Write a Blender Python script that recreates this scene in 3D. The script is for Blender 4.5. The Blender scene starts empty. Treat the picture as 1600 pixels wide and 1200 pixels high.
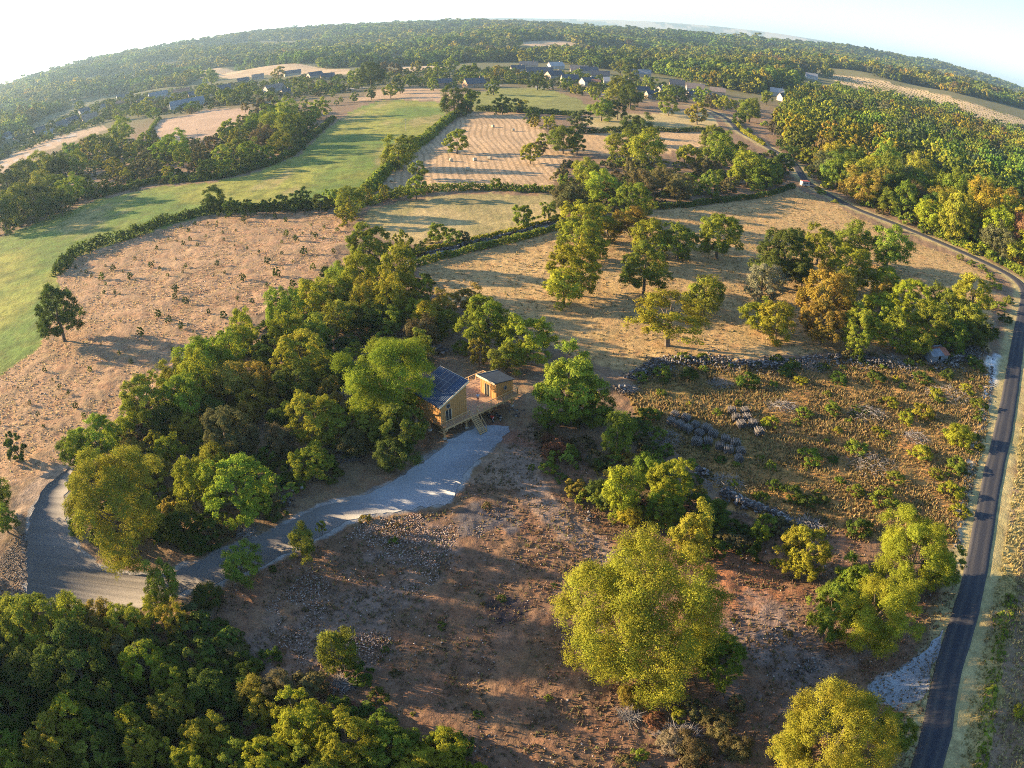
import bpy, bmesh, math, random
import numpy as np
from mathutils import Vector, Matrix
from mathutils.geometry import tessellate_polygon

# ------------------------------------------------------------------ camera, sky, sun, exposure
scene = bpy.context.scene
COL = scene.collection
random.seed(7)
RNG = np.random.default_rng(7)
R = math.radians
CAM_H, PITCH, FPX = 60.0, R(28.8), 1130.0            # height of the drone, tilt below the horizon, focal length in photo pixels

cd = bpy.data.cameras.new('camera'); cam = bpy.data.objects.new('camera', cd); COL.objects.link(cam)
cam.location = (0, 0, CAM_H); cam.rotation_euler = (R(90) - PITCH, 0, 0)
cd.type = 'PANO'; cd.sensor_width = 36; cd.sensor_height = 27; cd.sensor_fit = 'HORIZONTAL'
for holder in (cd, getattr(cd, 'cycles', None)):
    try:
        holder.panorama_type = 'FISHEYE_EQUISOLID'; holder.fisheye_lens = FPX / 1600 * 36; holder.fisheye_fov = R(180)
    except Exception:
        pass
cd.clip_start = 0.5; cd.clip_end = 40000
scene.camera = cam

SUN_AZ, SUN_EL = R(-76), R(14)                       # azimuth clockwise from the view direction (+Y)
w = bpy.data.worlds.new('World'); scene.world = w; w.use_nodes = True
nt = w.node_tree; nt.nodes.clear()
sky = nt.nodes.new('ShaderNodeTexSky'); sky.sky_type = 'NISHITA'; sky.sun_disc = False
sky.sun_elevation = SUN_EL; sky.sun_rotation = SUN_AZ; sky.air_density = 1.0; sky.dust_density = 0.8; sky.ozone_density = 3.0; sky.altitude = 300
bg = nt.nodes.new('ShaderNodeBackground'); bg.inputs[1].default_value = 0.086
wo = nt.nodes.new('ShaderNodeOutputWorld')
nt.links.new(sky.outputs[0], bg.inputs[0]); nt.links.new(bg.outputs[0], wo.inputs[0])
sd = bpy.data.lights.new('sun', 'SUN'); sd.energy = 5.0; sd.angle = R(0.53); sd.color = (1.0, 0.74, 0.42)
sun = bpy.data.objects.new('sun', sd); COL.objects.link(sun)
sdir = Vector((math.sin(SUN_AZ) * math.cos(SUN_EL), math.cos(SUN_AZ) * math.cos(SUN_EL), math.sin(SUN_EL)))
sun.rotation_euler = sdir.to_track_quat('Z', 'Y').to_euler(); sun.location = (-40, 20, 120)
vs = scene.view_settings; vs.view_transform = 'Standard'; vs.look = 'None'; vs.gamma = 1; vs.use_curve_mapping = False
vs.exposure = 2.25
scene.render.engine = 'CYCLES'
scene.cycles.max_bounces = 6; scene.cycles.diffuse_bounces = 3; scene.cycles.transmission_bounces = 3
scene.cycles.volume_bounces = 0; scene.cycles.transparent_max_bounces = 4; scene.cycles.caustics_reflective = False; scene.cycles.caustics_refractive = False
scene.cycles.use_denoising = False; scene.cycles.use_adaptive_sampling = False; scene.cycles.sample_clamp_direct = 8; scene.cycles.sample_clamp_indirect = 2; scene.cycles.filter_width = 1.0

# ------------------------------------------------------------------ noise and terrain height
def smooth(a, b, x):
    t = np.clip((x - a) / (b - a), 0, 1); return t * t * (3 - 2 * t)
def hash2(ix, iy, s):
    n = (ix.astype(np.int64) * 374761393 + iy.astype(np.int64) * 668265263 + s * 1274126177) & 0xffffffff
    n = ((n ^ (n >> 13)) * 1103515245) & 0xffffffff
    n = ((n ^ (n >> 16)) * 2654435761) & 0xffffffff
    return ((n ^ (n >> 15)) & 0xffffff) / float(0xffffff)
def vnoise(x, y, s=0):
    ix, iy = np.floor(x), np.floor(y); fx, fy = x - ix, y - iy
    fx = fx * fx * (3 - 2 * fx); fy = fy * fy * (3 - 2 * fy)
    a, b, c, d = hash2(ix, iy, s), hash2(ix + 1, iy, s), hash2(ix, iy + 1, s), hash2(ix + 1, iy + 1, s)
    return (a + (b - a) * fx) * (1 - fy) + (c + (d - c) * fx) * fy
def fbm(x, y, s=0, o=4):
    t = 0; a = 0.5; n = 0
    for k in range(o):
        t = t + a * vnoise(x, y, s + k * 17); n += a; a *= 0.5; x = x * 2.03 + 5.1; y = y * 2.03 + 1.7
    return t / n
# skyline of the wooded ridges: azimuth (deg), elevation above the level of the drone (deg), distance (m)
SKY_AZ = [-75, -40.4, -34, -25.7, -18.5, -9.5, -2.6, 1.5, 5, 10, 15.5, 20, 26, 31, 33, 37, 42, 75]
SKY_EL = [.1, .2, .42, .45, .42, .10, .02, -.12, -.32, -.45, -.42, -.15, .30, .3, .42, .36, -.10, 0]
SKY_D = [2600, 2600, 3000, 3500, 3900, 3800, 3500, 3300, 3100, 2900, 2500, 3400, 3800, 3800, 4500, 4600, 4500, 4500]
FAR_EL = [.2, .2, .3, .45, .5, .48, .54, .50, .52, .62, .70, .70, .62, .3, .2, .1, 0, 0]
def height(x, y):
    x = np.asarray(x, float); y = np.asarray(y, float)
    r = np.hypot(x, y); az = np.degrees(np.arctan2(x, y))
    e = np.interp(az, SKY_AZ, SKY_EL); D = np.interp(az, SKY_AZ, SKY_D); f = np.interp(az, SKY_AZ, FAR_EL)
    z1 = CAM_H + D * np.tan(np.radians(e)) - 8
    s1 = smooth(.42, 1, r / D) * (1 - .75 * smooth(1.02, 1.5, r / D))
    h = z1 * s1
    h += smooth(650, 1500, r) * (1 - smooth(.75, 1, r / D)) * (fbm(x / 420, y / 420, 3, 3) - .45) * 50
    h += smooth(9000, 9900, r) * (CAM_H + 10000 * np.tan(np.radians(f)) - z1 * .25 + (fbm(x / 900, y / 900, 9, 2) - .5) * 26)
    h += smooth(5500, 8500, r) * (fbm(x / 800, y / 800, 5, 3) - .5) * 50 * (1 - smooth(8500, 9500, r))
    h += 26 * np.exp(-((x - 900) ** 2 + (y - 1300) ** 2) / 420 ** 2)
    return h
def h1(x, y): return float(height(x, y))

def ray(u, v):
    """direction from the drone towards a place in the photograph (equisolid fisheye), used for surveying only"""
    x, y = u - 800, 600 - v; r = math.hypot(x, y) + 1e-9; ph = 2 * math.asin(min(1, r / 2 / FPX))
    cx, cy, cz = math.sin(ph) * x / r, math.sin(ph) * y / r, math.cos(ph)
    return cx, cz * math.cos(PITCH) + cy * math.sin(PITCH), -cz * math.sin(PITCH) + cy * math.cos(PITCH)
def survey(u, v, dz=0.0):
    """world point at height dz above the terrain seen at a place of the photograph"""
    d = ray(u, v)
    if d[2] > -0.0008: d = (d[0], d[1], -0.0008)
    t = (dz - CAM_H) / d[2]
    if t > 420:
        ts = np.geomspace(300, 13000, 500)
        below = (CAM_H + d[2] * ts) < height(d[0] * ts, d[1] * ts) + dz
        k = int(np.argmax(below)) if below.any() else len(ts) - 1
        t = ts[k]
        if k > 0:
            a, b = ts[k - 1], ts[k]
            for _ in range(12):
                m = (a + b) / 2
                if CAM_H + d[2] * m < h1(d[0] * m, d[1] * m) + dz: b = m
                else: a = m
            t = b
    return d[0] * t, d[1] * t
def poly(*pts): return np.array([survey(*p) for p in pts])
def inside(P, x, y):
    n = len(P); res = np.zeros(np.shape(x), bool); j = n - 1
    for i in range(n):
        xi, yi = P[i]; xj, yj = P[j]
        if yi != yj:
            res ^= ((yi > y) != (yj > y)) & (x < (xj - xi) * (y - yi) / (yj - yi) + xi)
        j = i
    return res
def dist_line(L, x, y):
    best = np.full(np.shape(x), 1e9)
    for (ax, ay), (bx, by) in zip(L[:-1], L[1:]):
        dx, dy = bx - ax, by - ay; q = dx * dx + dy * dy + 1e-9
        t = np.clip(((x - ax) * dx + (y - ay) * dy) / q, 0, 1)
        best = np.minimum(best, np.hypot(x - ax - t * dx, y - ay - t * dy))
    return best
def smooth_line(L, step):
    L = [np.array(p, float) for p in L]; L = [2 * L[0] - L[1]] + L + [2 * L[-1] - L[-2]]; out = []
    for i in range(1, len(L) - 2):
        p0, p1, p2, p3 = L[i - 1:i + 3]; n = max(1, int(np.linalg.norm(p2 - p1) / step))
        for k in range(n):
            t = k / n
            out.append(.5 * ((2 * p1) + (-p0 + p2) * t + (2 * p0 - 5 * p1 + 4 * p2 - p3) * t * t + (-p0 + 3 * p1 - 3 * p2 + p3) * t ** 3))
    out.append(L[-2]); return np.array(out)

# ------------------------------------------------------------------ helpers
def mesh_np(name, V, F, mats=(), attrs=None, smooth_=False, midx=None):
    """V (n,3); F (m,k) one size of face, or a list of arrays of faces"""
    V = np.asarray(V, np.float32); Fs = F if isinstance(F, list) else [F]
    Fs = [np.asarray(f, np.int32) for f in Fs if len(f)]
    me = bpy.data.meshes.new(name); me.vertices.add(len(V)); me.vertices.foreach_set('co', V.ravel())
    loops = np.concatenate([f.ravel() for f in Fs]); tot = np.concatenate([np.full(len(f), f.shape[1], np.int32) for f in Fs])
    st = np.concatenate([[0], np.cumsum(tot)[:-1]]).astype(np.int32)
    me.loops.add(len(loops)); me.loops.foreach_set('vertex_index', loops)
    me.polygons.add(len(tot)); me.polygons.foreach_set('loop_start', st); me.polygons.foreach_set('loop_total', tot)
    if smooth_: me.polygons.foreach_set('use_smooth', np.ones(len(tot), bool))
    for m in mats: me.materials.append(m)
    if midx is not None: me.polygons.foreach_set('material_index', np.asarray(midx, np.int32))
    for k, a in (attrs or {}).items():
        a = np.asarray(a, np.float32)
        if a.ndim == 1:
            at = me.attributes.new(k, 'FLOAT', 'POINT'); at.data.foreach_set('value', a)
        else:
            if a.shape[1] == 3: a = np.hstack([a, np.ones((len(a), 1), np.float32)])
            at = me.attributes.new(k, 'FLOAT_COLOR', 'POINT'); at.data.foreach_set('color', a.ravel())
    me.update(calc_edges=True); me.validate() if False else None
    return me
def link(name, me, parent=None, loc=None, rot=None, scale=None):
    o = bpy.data.objects.new(name, me); COL.objects.link(o)
    if parent: o.parent = parent
    if loc is not None: o.location = loc
    if rot is not None: o.rotation_euler = rot
    if scale is not None: o.scale = scale
    return o
def tag(o, label=None, cat=None, group=None, kind=None):
    if label: o['label'] = label
    if cat: o['category'] = cat
    if group: o['group'] = group
    if kind: o['kind'] = kind
    return o
def empty(name, loc, rz=0):
    o = bpy.data.objects.new(name, None); COL.objects.link(o); o.location = loc; o.rotation_euler = (0, 0, rz); o.empty_display_size = .5
    return o
class MB:
    """collects boxes, bars and faces for one mesh"""
    def __init__(s): s.v = []; s.f = []
    def face(s, *pts):
        n = len(s.v); s.v += [tuple(p) for p in pts]; s.f.append(tuple(range(n, n + len(pts)))); return s
    def hexa(s, p):   # 8 points: bottom 4 ccw, top 4 ccw
        n = len(s.v); s.v += [tuple(q) for q in p]
        for f in ((3, 2, 1, 0), (4, 5, 6, 7), (0, 1, 5, 4), (1, 2, 6, 5), (2, 3, 7, 6), (3, 0, 4, 7)): s.f.append(tuple(n + i for i in f))
        return s
    def box(s, x0, x1, y0, y1, z0, z1):
        return s.hexa([(x0, y0, z0), (x1, y0, z0), (x1, y1, z0), (x0, y1, z0), (x0, y0, z1), (x1, y0, z1), (x1, y1, z1), (x0, y1, z1)])
    def tube(s, a, b, r0, r1=None, n=6, caps=True):
        a, b = Vector(a), Vector(b); r1 = r0 if r1 is None else r1; d = (b - a).normalized()
        q = d.orthogonal().normalized(); w_ = d.cross(q); k0 = len(s.v)
        for c, r in ((a, r0), (b, r1)):
            for i in range(n):
                t = 2 * math.pi * i / n; s.v.append(tuple(c + q * (r * math.cos(t)) + w_ * (r * math.sin(t))))
        for i in range(n):
            j = (i + 1) % n; s.f.append((k0 + i, k0 + j, k0 + n + j, k0 + n + i))
        if caps: s.f.append(tuple(k0 + n - 1 - i for i in range(n))); s.f.append(tuple(k0 + n + i for i in range(n)))
        return s
    def beam(s, a, b, w_, h_):
        a, b = Vector(a), Vector(b); d = (b - a).normalized(); sd_ = d.cross(Vector((0, 0, 1)))
        sd_ = sd_.normalized() if sd_.length > 1e-4 else Vector((1, 0, 0)); up = sd_.cross(d)
        A = [a - sd_ * w_ / 2 - up * h_ / 2, a + sd_ * w_ / 2 - up * h_ / 2, b + sd_ * w_ / 2 - up * h_ / 2, b - sd_ * w_ / 2 - up * h_ / 2]
        return s.hexa(A + [p + up * h_ for p in A])
    def mesh(s, name, mat):
        me = bpy.data.meshes.new(name); me.from_pydata(s.v, [], s.f); me.update()
        if mat: me.materials.append(mat)
        return me
    def build(s, name, mat, parent=None, **k): return link(name, s.mesh(name, mat), parent, **k)

# ------------------------------------------------------------------ materials
def new_mat(name):
    m = bpy.data.materials.new(name); m.use_nodes = True; n = m.node_tree; n.nodes.clear()
    return m, n, n.nodes.new, n.links.new
def simple(name, col, rough=.8, var=.25, scale=3., bump=0., metal=0., stretch=(1, 1, 1)):
    m, n, N, L = new_mat(name)
    out = N('ShaderNodeOutputMaterial'); b = N('ShaderNodeBsdfPrincipled'); L(b.outputs[0], out.inputs[0])
    b.inputs['Roughness'].default_value = rough; b.inputs['Metallic'].default_value = metal; b.inputs['Specular IOR Level'].default_value = .3
    tc = N('ShaderNodeTexCoord'); mp = N('ShaderNodeMapping'); mp.inputs['Scale'].default_value = stretch; L(tc.outputs['Object'], mp.inputs[0])
    no = N('ShaderNodeTexNoise'); no.inputs['Scale'].default_value = scale; no.inputs['Detail'].default_value = 5; L(mp.outputs[0], no.inputs[0])
    oi = N('ShaderNodeObjectInfo')
    mr = N('ShaderNodeMapRange'); mr.inputs[1].default_value = .3; mr.inputs[2].default_value = .7; mr.inputs[3].default_value = 1 - var; mr.inputs[4].default_value = 1 + var
    L(no.outputs[0], mr.inputs[0])
    mr2 = N('ShaderNodeMapRange'); mr2.inputs[3].default_value = 1 - var * .4; mr2.inputs[4].default_value = 1 + var * .4; L(oi.outputs['Random'], mr2.inputs[0])
    mu = N('ShaderNodeMath'); mu.operation = 'MULTIPLY'; L(mr.outputs[0], mu.inputs[0]); L(mr2.outputs[0], mu.inputs[1])
    mx = N('ShaderNodeVectorMath'); mx.operation = 'SCALE'; mx.inputs[0].default_value = col; L(mu.outputs[0], mx.inputs['Scale'])
    L(mx.outputs[0], b.inputs['Base Color'])
    if bump:
        bp = N('ShaderNodeBump'); bp.inputs['Strength'].default_value = 1; bp.inputs['Distance'].default_value = bump; L(no.outputs[0], bp.inputs['Height']); L(bp.outputs[0], b.inputs['Normal'])
    return m
def leaf_material(name, instanced):
    m, n, N, L = new_mat(name)
    out = N('ShaderNodeOutputMaterial')
    if instanced:
        t = N('ShaderNodeAttribute'); t.attribute_type = 'INSTANCER'; t.attribute_name = 'tint'; tint = t.outputs['Color']
    else:
        t = N('ShaderNodeObjectInfo'); tint = t.outputs['Color']
    a = N('ShaderNodeAttribute'); a.attribute_name = 'leafvar'
    sp = N('ShaderNodeSeparateColor'); L(a.outputs['Color'], sp.inputs[0])
    hs = N('ShaderNodeHueSaturation'); L(tint, hs.inputs['Color'])
    mh = N('ShaderNodeMapRange'); mh.inputs[3].default_value = .465; mh.inputs[4].default_value = .515; L(sp.outputs[1], mh.inputs[0]); L(mh.outputs[0], hs.inputs['Hue'])
    mv = N('ShaderNodeMapRange'); mv.inputs[3].default_value = .52; mv.inputs[4].default_value = 1.5; L(sp.outputs[0], mv.inputs[0]); L(mv.outputs[0], hs.inputs['Value'])
    df = N('ShaderNodeBsdfDiffuse'); tr = N('ShaderNodeBsdfTranslucent'); mx = N('ShaderNodeMixShader'); mx.inputs[0].default_value = .40
    L(hs.outputs[0], df.inputs[0]); L(hs.outputs[0], tr.inputs[0]); L(df.outputs[0], mx.inputs[1]); L(tr.outputs[0], mx.inputs[2]); L(mx.outputs[0], out.inputs[0])
    return m
M_LEAF = leaf_material('leaves', False); M_LEAF_I = leaf_material('leaves_woodland', True)
M_BARK = simple('bark', (.11, .085, .06), .9, .35, 4, .02)
M_TWIG = simple('dead_twigs', (.20, .18, .17), .9, .35, 1.5)
M_STONE = simple('limestone', (.42, .39, .35), .9, .45, 1.2, .03)
M_ROAD = simple('asphalt', (.060, .060, .066), .75, .30, .8, .004)
M_STRAW = None

def ground_material(name):
    m, n, N, L = new_mat(name)
    out = N('ShaderNodeOutputMaterial'); b = N('ShaderNodeBsdfPrincipled'); L(b.outputs[0], out.inputs[0])
    b.inputs['Roughness'].default_value = .95; b.inputs['Specular IOR Level'].default_value = .1
    a = N('ShaderNodeAttribute'); a.attribute_name = 'cover'
    k = N('ShaderNodeAttribute'); k.attribute_name = 'mix'; sp = N('ShaderNodeSeparateColor'); L(k.outputs['Color'], sp.inputs[0])
    geo = N('ShaderNodeNewGeometry')
    def noise(sc, det, rough=.6):
        q = N('ShaderNodeTexNoise'); q.inputs['Scale'].default_value = sc; q.inputs['Detail'].default_value = det; q.inputs['Roughness'].default_value = rough; L(geo.outputs['Position'], q.inputs[0]); return q
    def mrange(i, a0, a1, b0, b1):
        q = N('ShaderNodeMapRange'); L(i, q.inputs[0]); q.inputs[1].default_value = a0; q.inputs[2].default_value = a1; q.inputs[3].default_value = b0; q.inputs[4].default_value = b1; return q.outputs[0]
    def math_(op, x, y):
        q = N('ShaderNodeMath'); q.operation = op
        for i, z in enumerate((x, y)):
            if isinstance(z, (int, float)): q.inputs[i].default_value = z
            else: L(z, q.inputs[i])
        return q.outputs[0]
    def mixc(f, x, y, bt='MIX'):
        q = N('ShaderNodeMix'); q.data_type = 'RGBA'; q.blend_type = bt
        if isinstance(f, (int, float)): q.inputs[0].default_value = f
        else: L(f, q.inputs[0])
        for i, z in ((6, x), (7, y)):
            if isinstance(z, tuple): q.inputs[i].default_value = (*z, 1)
            else: L(z, q.inputs[i])
        return q.outputs[2]
    n1 = noise(.045, 5); n2 = noise(.6, 6, .65); n3 = noise(3.2, 4, .7); n4 = noise(.16, 4)
    val = math_('MULTIPLY', math_('MULTIPLY', mrange(n1.outputs[0], .3, .7, .84, 1.16), mrange(n2.outputs[0], .32, .68, .66, 1.34)), mrange(n3.outputs[0], .3, .7, .74, 1.26))
    sc = N('ShaderNodeVectorMath'); sc.operation = 'SCALE'; L(a.outputs['Color'], sc.inputs[0]); L(val, sc.inputs['Scale'])
    col = sc.outputs[0]
    # green weeds coming through, where the mask is
    gf = math_('MULTIPLY', sp.outputs[1], mrange(math_('ADD', math_('MULTIPLY', n4.outputs[0], .6), math_('MULTIPLY', n2.outputs[0], .4)), .47, .60, 0, 1))
    col = mixc(gf, col, (.075, .095, .025))
    # bare orange earth
    of = math_('MULTIPLY', sp.outputs[2], mrange(noise(.22, 5, .65).outputs[0], .5, .62, 0, .85))
    col = mixc(of, col, (.30, .115, .05))
    # swath lines left by mowing and baling
    mp = N('ShaderNodeMapping'); mp.inputs['Rotation'].default_value = (0, 0, R(-8)); L(geo.outputs['Position'], mp.inputs[0])
    wv = N('ShaderNodeTexWave'); wv.wave_type = 'BANDS'; wv.bands_direction = 'X'; wv.inputs['Scale'].default_value = .105; wv.inputs['Distortion'].default_value = 1.5; wv.inputs['Detail'].default_value = 2; wv.inputs['Detail Scale'].default_value = .12
    wn = noise(.005, 1); wa = N('ShaderNodeVectorMath'); wa.operation = 'MULTIPLY_ADD'; wa.inputs[1].default_value = (45, 45, 0); L(wn.outputs['Color'], wa.inputs[0]); L(mp.outputs[0], wa.inputs[2])
    L(wa.outputs[0], wv.inputs[0])
    wf = math_('MULTIPLY', sp.outputs[0], mrange(wv.outputs['Fac'], .12, .5, .42, 0))
    col = mixc(wf, col, (.13, .095, .05))
    L(col, b.inputs['Base Color'])
    bp = N('ShaderNodeBump'); bp.inputs['Distance'].default_value = .35
    L(math_('ADD', n2.outputs[0], math_('MULTIPLY', n3.outputs[0], .35)), bp.inputs['Height']); bp.inputs['Strength'].default_value = .75; L(bp.outputs[0], b.inputs['Normal'])
    return m
M_GROUND = ground_material('ground_cover')

# ------------------------------------------------------------------ survey of the land (photo places -> world)
ROAD = [survey(*p) for p in [(1448, 1200), (1464, 1144), (1471, 1100), (1483, 1042), (1496, 1000), (1511, 950), (1523, 900), (1541, 800), (1553, 736), (1567, 676), (1580, 605), (1591, 532), (1599, 490), (1603, 462), (1597, 447), (1580, 432), (1547, 414), (1469, 379), (1394, 348), (1337, 326), (1294, 304), (1263, 286), (1249, 268), (1238, 253), (1215, 239), (1180, 219), (1154, 204), (1136, 186), (1110, 173), (1075, 164), (1030, 160), (960, 150)]]
d0 = (ROAD[0][0] - ROAD[2][0], ROAD[0][1] - ROAD[2][1]); k0 = math.hypot(*d0)
ROAD = [(ROAD[0][0] + d0[0] / k0 * e_, ROAD[0][1] + d0[1] / k0 * e_) for e_ in (70, 60, 50, 40, 30, 20, 12, 6)] + ROAD
ROADS = smooth_line(ROAD, 2.0)
LANE = [survey(*p) for p in [(640, 412), (690, 398), (740, 386), (800, 372), (850, 358), (885, 348)]]
DRIVE = poly((118, 728), (80, 752), (50, 795), (42, 850), (41, 920), (58, 940), (95, 952), (150, 955), (205, 953), (238, 940), (262, 930), (300, 921), (345, 908), (400, 886), (450, 863), (500, 840), (540, 816), (575, 803), (640, 796), (700, 785), (718, 762), (734, 728), (762, 706), (788, 684), (794, 668), (775, 664), (745, 668), (712, 682), (690, 700), (660, 722), (620, 748), (560, 776), (500, 795), (430, 826), (380, 846), (310, 876), (262, 893), (210, 900), (160, 888), (125, 860), (104, 810), (104, 762))
PAD = poly((1474, 978), (1462, 1000), (1430, 1032), (1395, 1052), (1360, 1072), (1375, 1092), (1405, 1105), (1425, 1095), (1447, 1090), (1456, 1050), (1470, 1010))
# name, polygon, colour, (swaths, weeds, earth)
LAND = [
 ('meadow', poly((-60, 400), (0, 372), (60, 346), (150, 314), (235, 294), (330, 286), (400, 270), (470, 242), (510, 203), (560, 168), (600, 156), (690, 160), (697, 188), (655, 222), (600, 266), (560, 300), (510, 322), (440, 326), (340, 332), (240, 360), (200, 374), (110, 405), (88, 432), (96, 470), (60, 545), (0, 585), (-60, 610)), (.165, .185, .045), (0, .75, .12)),
 ('orchard_field', poly((88, 432), (110, 405), (205, 372), (245, 358), (345, 334), (430, 330), (545, 338), (548, 372), (500, 430), (440, 470), (360, 520), (300, 570), (240, 640), (170, 680), (108, 715), (30, 752), (-20, 780), (-60, 790), (-60, 610), (0, 585), (60, 545), (96, 480)), (.30, .205, .138), (0, .25, .35)),
 ('stubble_field', poly((575, 300), (610, 268), (650, 236), (712, 188), (730, 176), (815, 178), (845, 198), (862, 228), (905, 240), (870, 262), (862, 298), (760, 294), (690, 300), (620, 296)), (.39, .285, .19), (1, .05, .08)),
 ('hay_field', poly((572, 334), (600, 320), (680, 305), (760, 302), (868, 305), (900, 320), (880, 346), (810, 358), (720, 372), (650, 386), (600, 372), (574, 348)), (.34, .27, .155), (.2, .45, .05)),
 ('hay_field', poly((652, 416), (700, 400), (760, 388), (880, 354), (960, 338), (1030, 330), (1130, 318), (1250, 295), (1310, 322), (1400, 368), (1500, 404), (1548, 432), (1556, 470), (1540, 545), (1330, 550), (1060, 562), (980, 590), (860, 545), (720, 475), (655, 440)), (.34, .245, .14), (.12, .22, .30)),
 ('pasture', poly((735, 152), (770, 138), (850, 138), (903, 154), (925, 170), (880, 178), (740, 174)), (.20, .20, .08), (.2, .6, 0)),
 ('hay_field', poly((905, 188), (960, 176), (1010, 180), (1060, 172), (1115, 180), (1125, 196), (1040, 204), (940, 205)), (.36, .29, .17), (.2, .3, 0)),
 ('stubble_field', poly((880, 212), (920, 208), (1040, 206), (1115, 208), (1130, 226), (1010, 244), (905, 240), (862, 226)), (.38, .27, .17), (.5, .1, 0)),
 ('hay_field', poly((232, 212), (252, 188), (330, 170), (392, 170), (384, 190), (306, 222), (250, 222)), (.36, .26, .19), (.2, 0, 0)),
 ('hay_field', poly((0, 252), (60, 222), (165, 196), (170, 202), (70, 236), (0, 272)), (.34, .25, .18), (0, .1, 0)),
 ('hay_field', poly((545, 160), (590, 140), (640, 136), (700, 140), (705, 158), (600, 154)), (.36, .26, .18), (0, .2, 0)),
 ('hay_field', poly((300, 118), (330, 106), (470, 100), (545, 108), (560, 116), (430, 116), (360, 124)), (.38, .29, .20), (0, .1, 0)),
 ('hay_field', poly((625, 104), (665, 102), (700, 106), (668, 112), (628, 112)), (.38, .29, .20), (0, .1, 0)),
 ('hay_field', poly((805, 67), (880, 64), (905, 68), (890, 73), (830, 72)), (.38, .29, .20), (0, .1, 0)),
 ('vineyard', poly((1283, 113), (1340, 120), (1400, 132), (1450, 143), (1500, 156), (1560, 174), (1610, 190), (1625, 208), (1600, 203), (1532, 190), (1487, 163), (1425, 157), (1375, 144), (1330, 134), (1305, 127)), (.40, .31, .20), (0, .0, 0)),
 ('scrub_plot', poly((975, 612), (1005, 585), (1060, 565), (1200, 574), (1330, 562), (1480, 560), (1545, 575), (1545, 660), (1512, 790), (1495, 850), (1380, 850), (1250, 835), (1150, 785), (1085, 735), (1050, 700), (1000, 660)), (.29, .175, .085), (0, .35, .4)),
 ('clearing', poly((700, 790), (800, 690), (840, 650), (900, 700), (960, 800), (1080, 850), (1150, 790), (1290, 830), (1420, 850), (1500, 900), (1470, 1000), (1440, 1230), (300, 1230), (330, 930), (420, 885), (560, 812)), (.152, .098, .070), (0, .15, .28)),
 ('verge', poly((1500, 1230), (1512, 1100), (1560, 900), (1590, 700), (1606, 600), (1640, 560), (1700, 700), (1700, 1230)), (.36, .28, .14), (0, .4, 0)),
 ('rough_ground', poly((1548, 1230), (1560, 1120), (1580, 950), (1604, 840), (1700, 840), (1700, 1230)), (.20, .145, .105), (0, .35, .2)),
 ('dirt_yard', poly((735, 735), (775, 700), (830, 660), (842, 690), (835, 740), (880, 800), (930, 850), (900, 850), (840, 800), (780, 765), (725, 765)), (.215, .155, .115), (0, 0, .15)),
]
STRIPS = [  # line, half width, colour
 ([survey(*p) for p in [(1548, 560), (1540, 640), (1524, 720), (1508, 790), (1498, 850)]], 1.1, (.50, .47, .42)),
 ([survey(*p) for p in [(1560, 556), (1556, 600)]], 1.4, (.5, .5, .5)),
 (LANE, 2.0, (.30, .28, .26)),
 ([survey(*p) for p in [(792, 676), (806, 705), (812, 735), (840, 775), (880, 812), (925, 850), (960, 890)]], 2.1, (.215, .15, .11)),
 (list(DRIVE) + [DRIVE[0]], .55, (.25, .235, .22)), (list(PAD) + [PAD[0]], .5, (.27, .26, .25)),
 ([survey(*p) for p in [(0, 832), (30, 792), (70, 752), (105, 728)]], 2.0, (.28, .20, .14)),
 ([survey(*p) for p in [(0, 262), (60, 234), (110, 212), (165, 198)]], 2.0, (.36, .33, .30)),
 ([survey(*p) for p in [(540, 140), (620, 132), (700, 134), (780, 134), (880, 138), (960, 150)]], 2.6, (.30, .28, .26)),
]
PATCHES = [  # centre, radii, colour: burnt patch, red earth, stony ground
 ((790, 957), 2.6, (.035, .03, .035)), ((750, 815), 4.5, (.10, .09, .09)), ((790, 680), 5.5, (.22, .10, .06)),
 ((1180, 915), 8, (.27, .12, .06)), ((1130, 890), 5, (.27, .12, .06)), ((20, 880), 6, (.12, .09, .07)), ((480, 1010), 8, (.19, .13, .10)), ((560, 960), 7, (.18, .125, .095)),
 ((640, 860), 7, (.18, .12, .09)), ((1240, 1010), 9, (.19, .14, .115)),
]

# ------------------------------------------------------------------ ground: one polar sheet, cut where the fields begin
dep = np.radians(np.arange(66, 3.2, -.135)); rr = CAM_H / np.tan(dep)
rr = np.concatenate([[0.01, 8, 15, 21], rr, np.geomspace(rr[-1] * 1.01, 14000, 170)])
fine = np.arange(-68, 68.01, .155); az = np.radians(np.concatenate([fine, np.linspace(73, 287, 30)]))
nr, na = len(rr), len(az)
RRg, AZg = np.meshgrid(rr, az, indexing='ij')
gx = (RRg * np.sin(AZg)).ravel(); gy = (RRg * np.cos(AZg)).ravel()
gz = height(gx, gy); gr = RRg.ravel()
near = gr < 900
jx = gx + (fbm(gx / 6, gy / 6, 21, 3) - .5) * 7; jy = gy + (fbm(gx / 6 + 40, gy / 6, 22, 3) - .5) * 7
cover = np.tile(np.array([.205, .135, .085]), (len(gx), 1)); mixm = np.tile(np.array([0, .2, .2]), (len(gx), 1))
far_dark = smooth(520, 800, gr)[:, None]
cover = cover * (1 - far_dark) + np.array([.11, .11, .05]) * far_dark           # under the woods: shrubs and shade-loving grass
t5 = smooth(4500, 7000, gr)[:, None]; patch = (fbm(gx / 500, gy / 500, 31, 3) > .52).astype(float)[:, None]
cover = cover * (1 - t5) + t5 * (np.array([.10, .12, .05]) * (1 - patch) + np.array([.34, .29, .18]) * patch)
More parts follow.
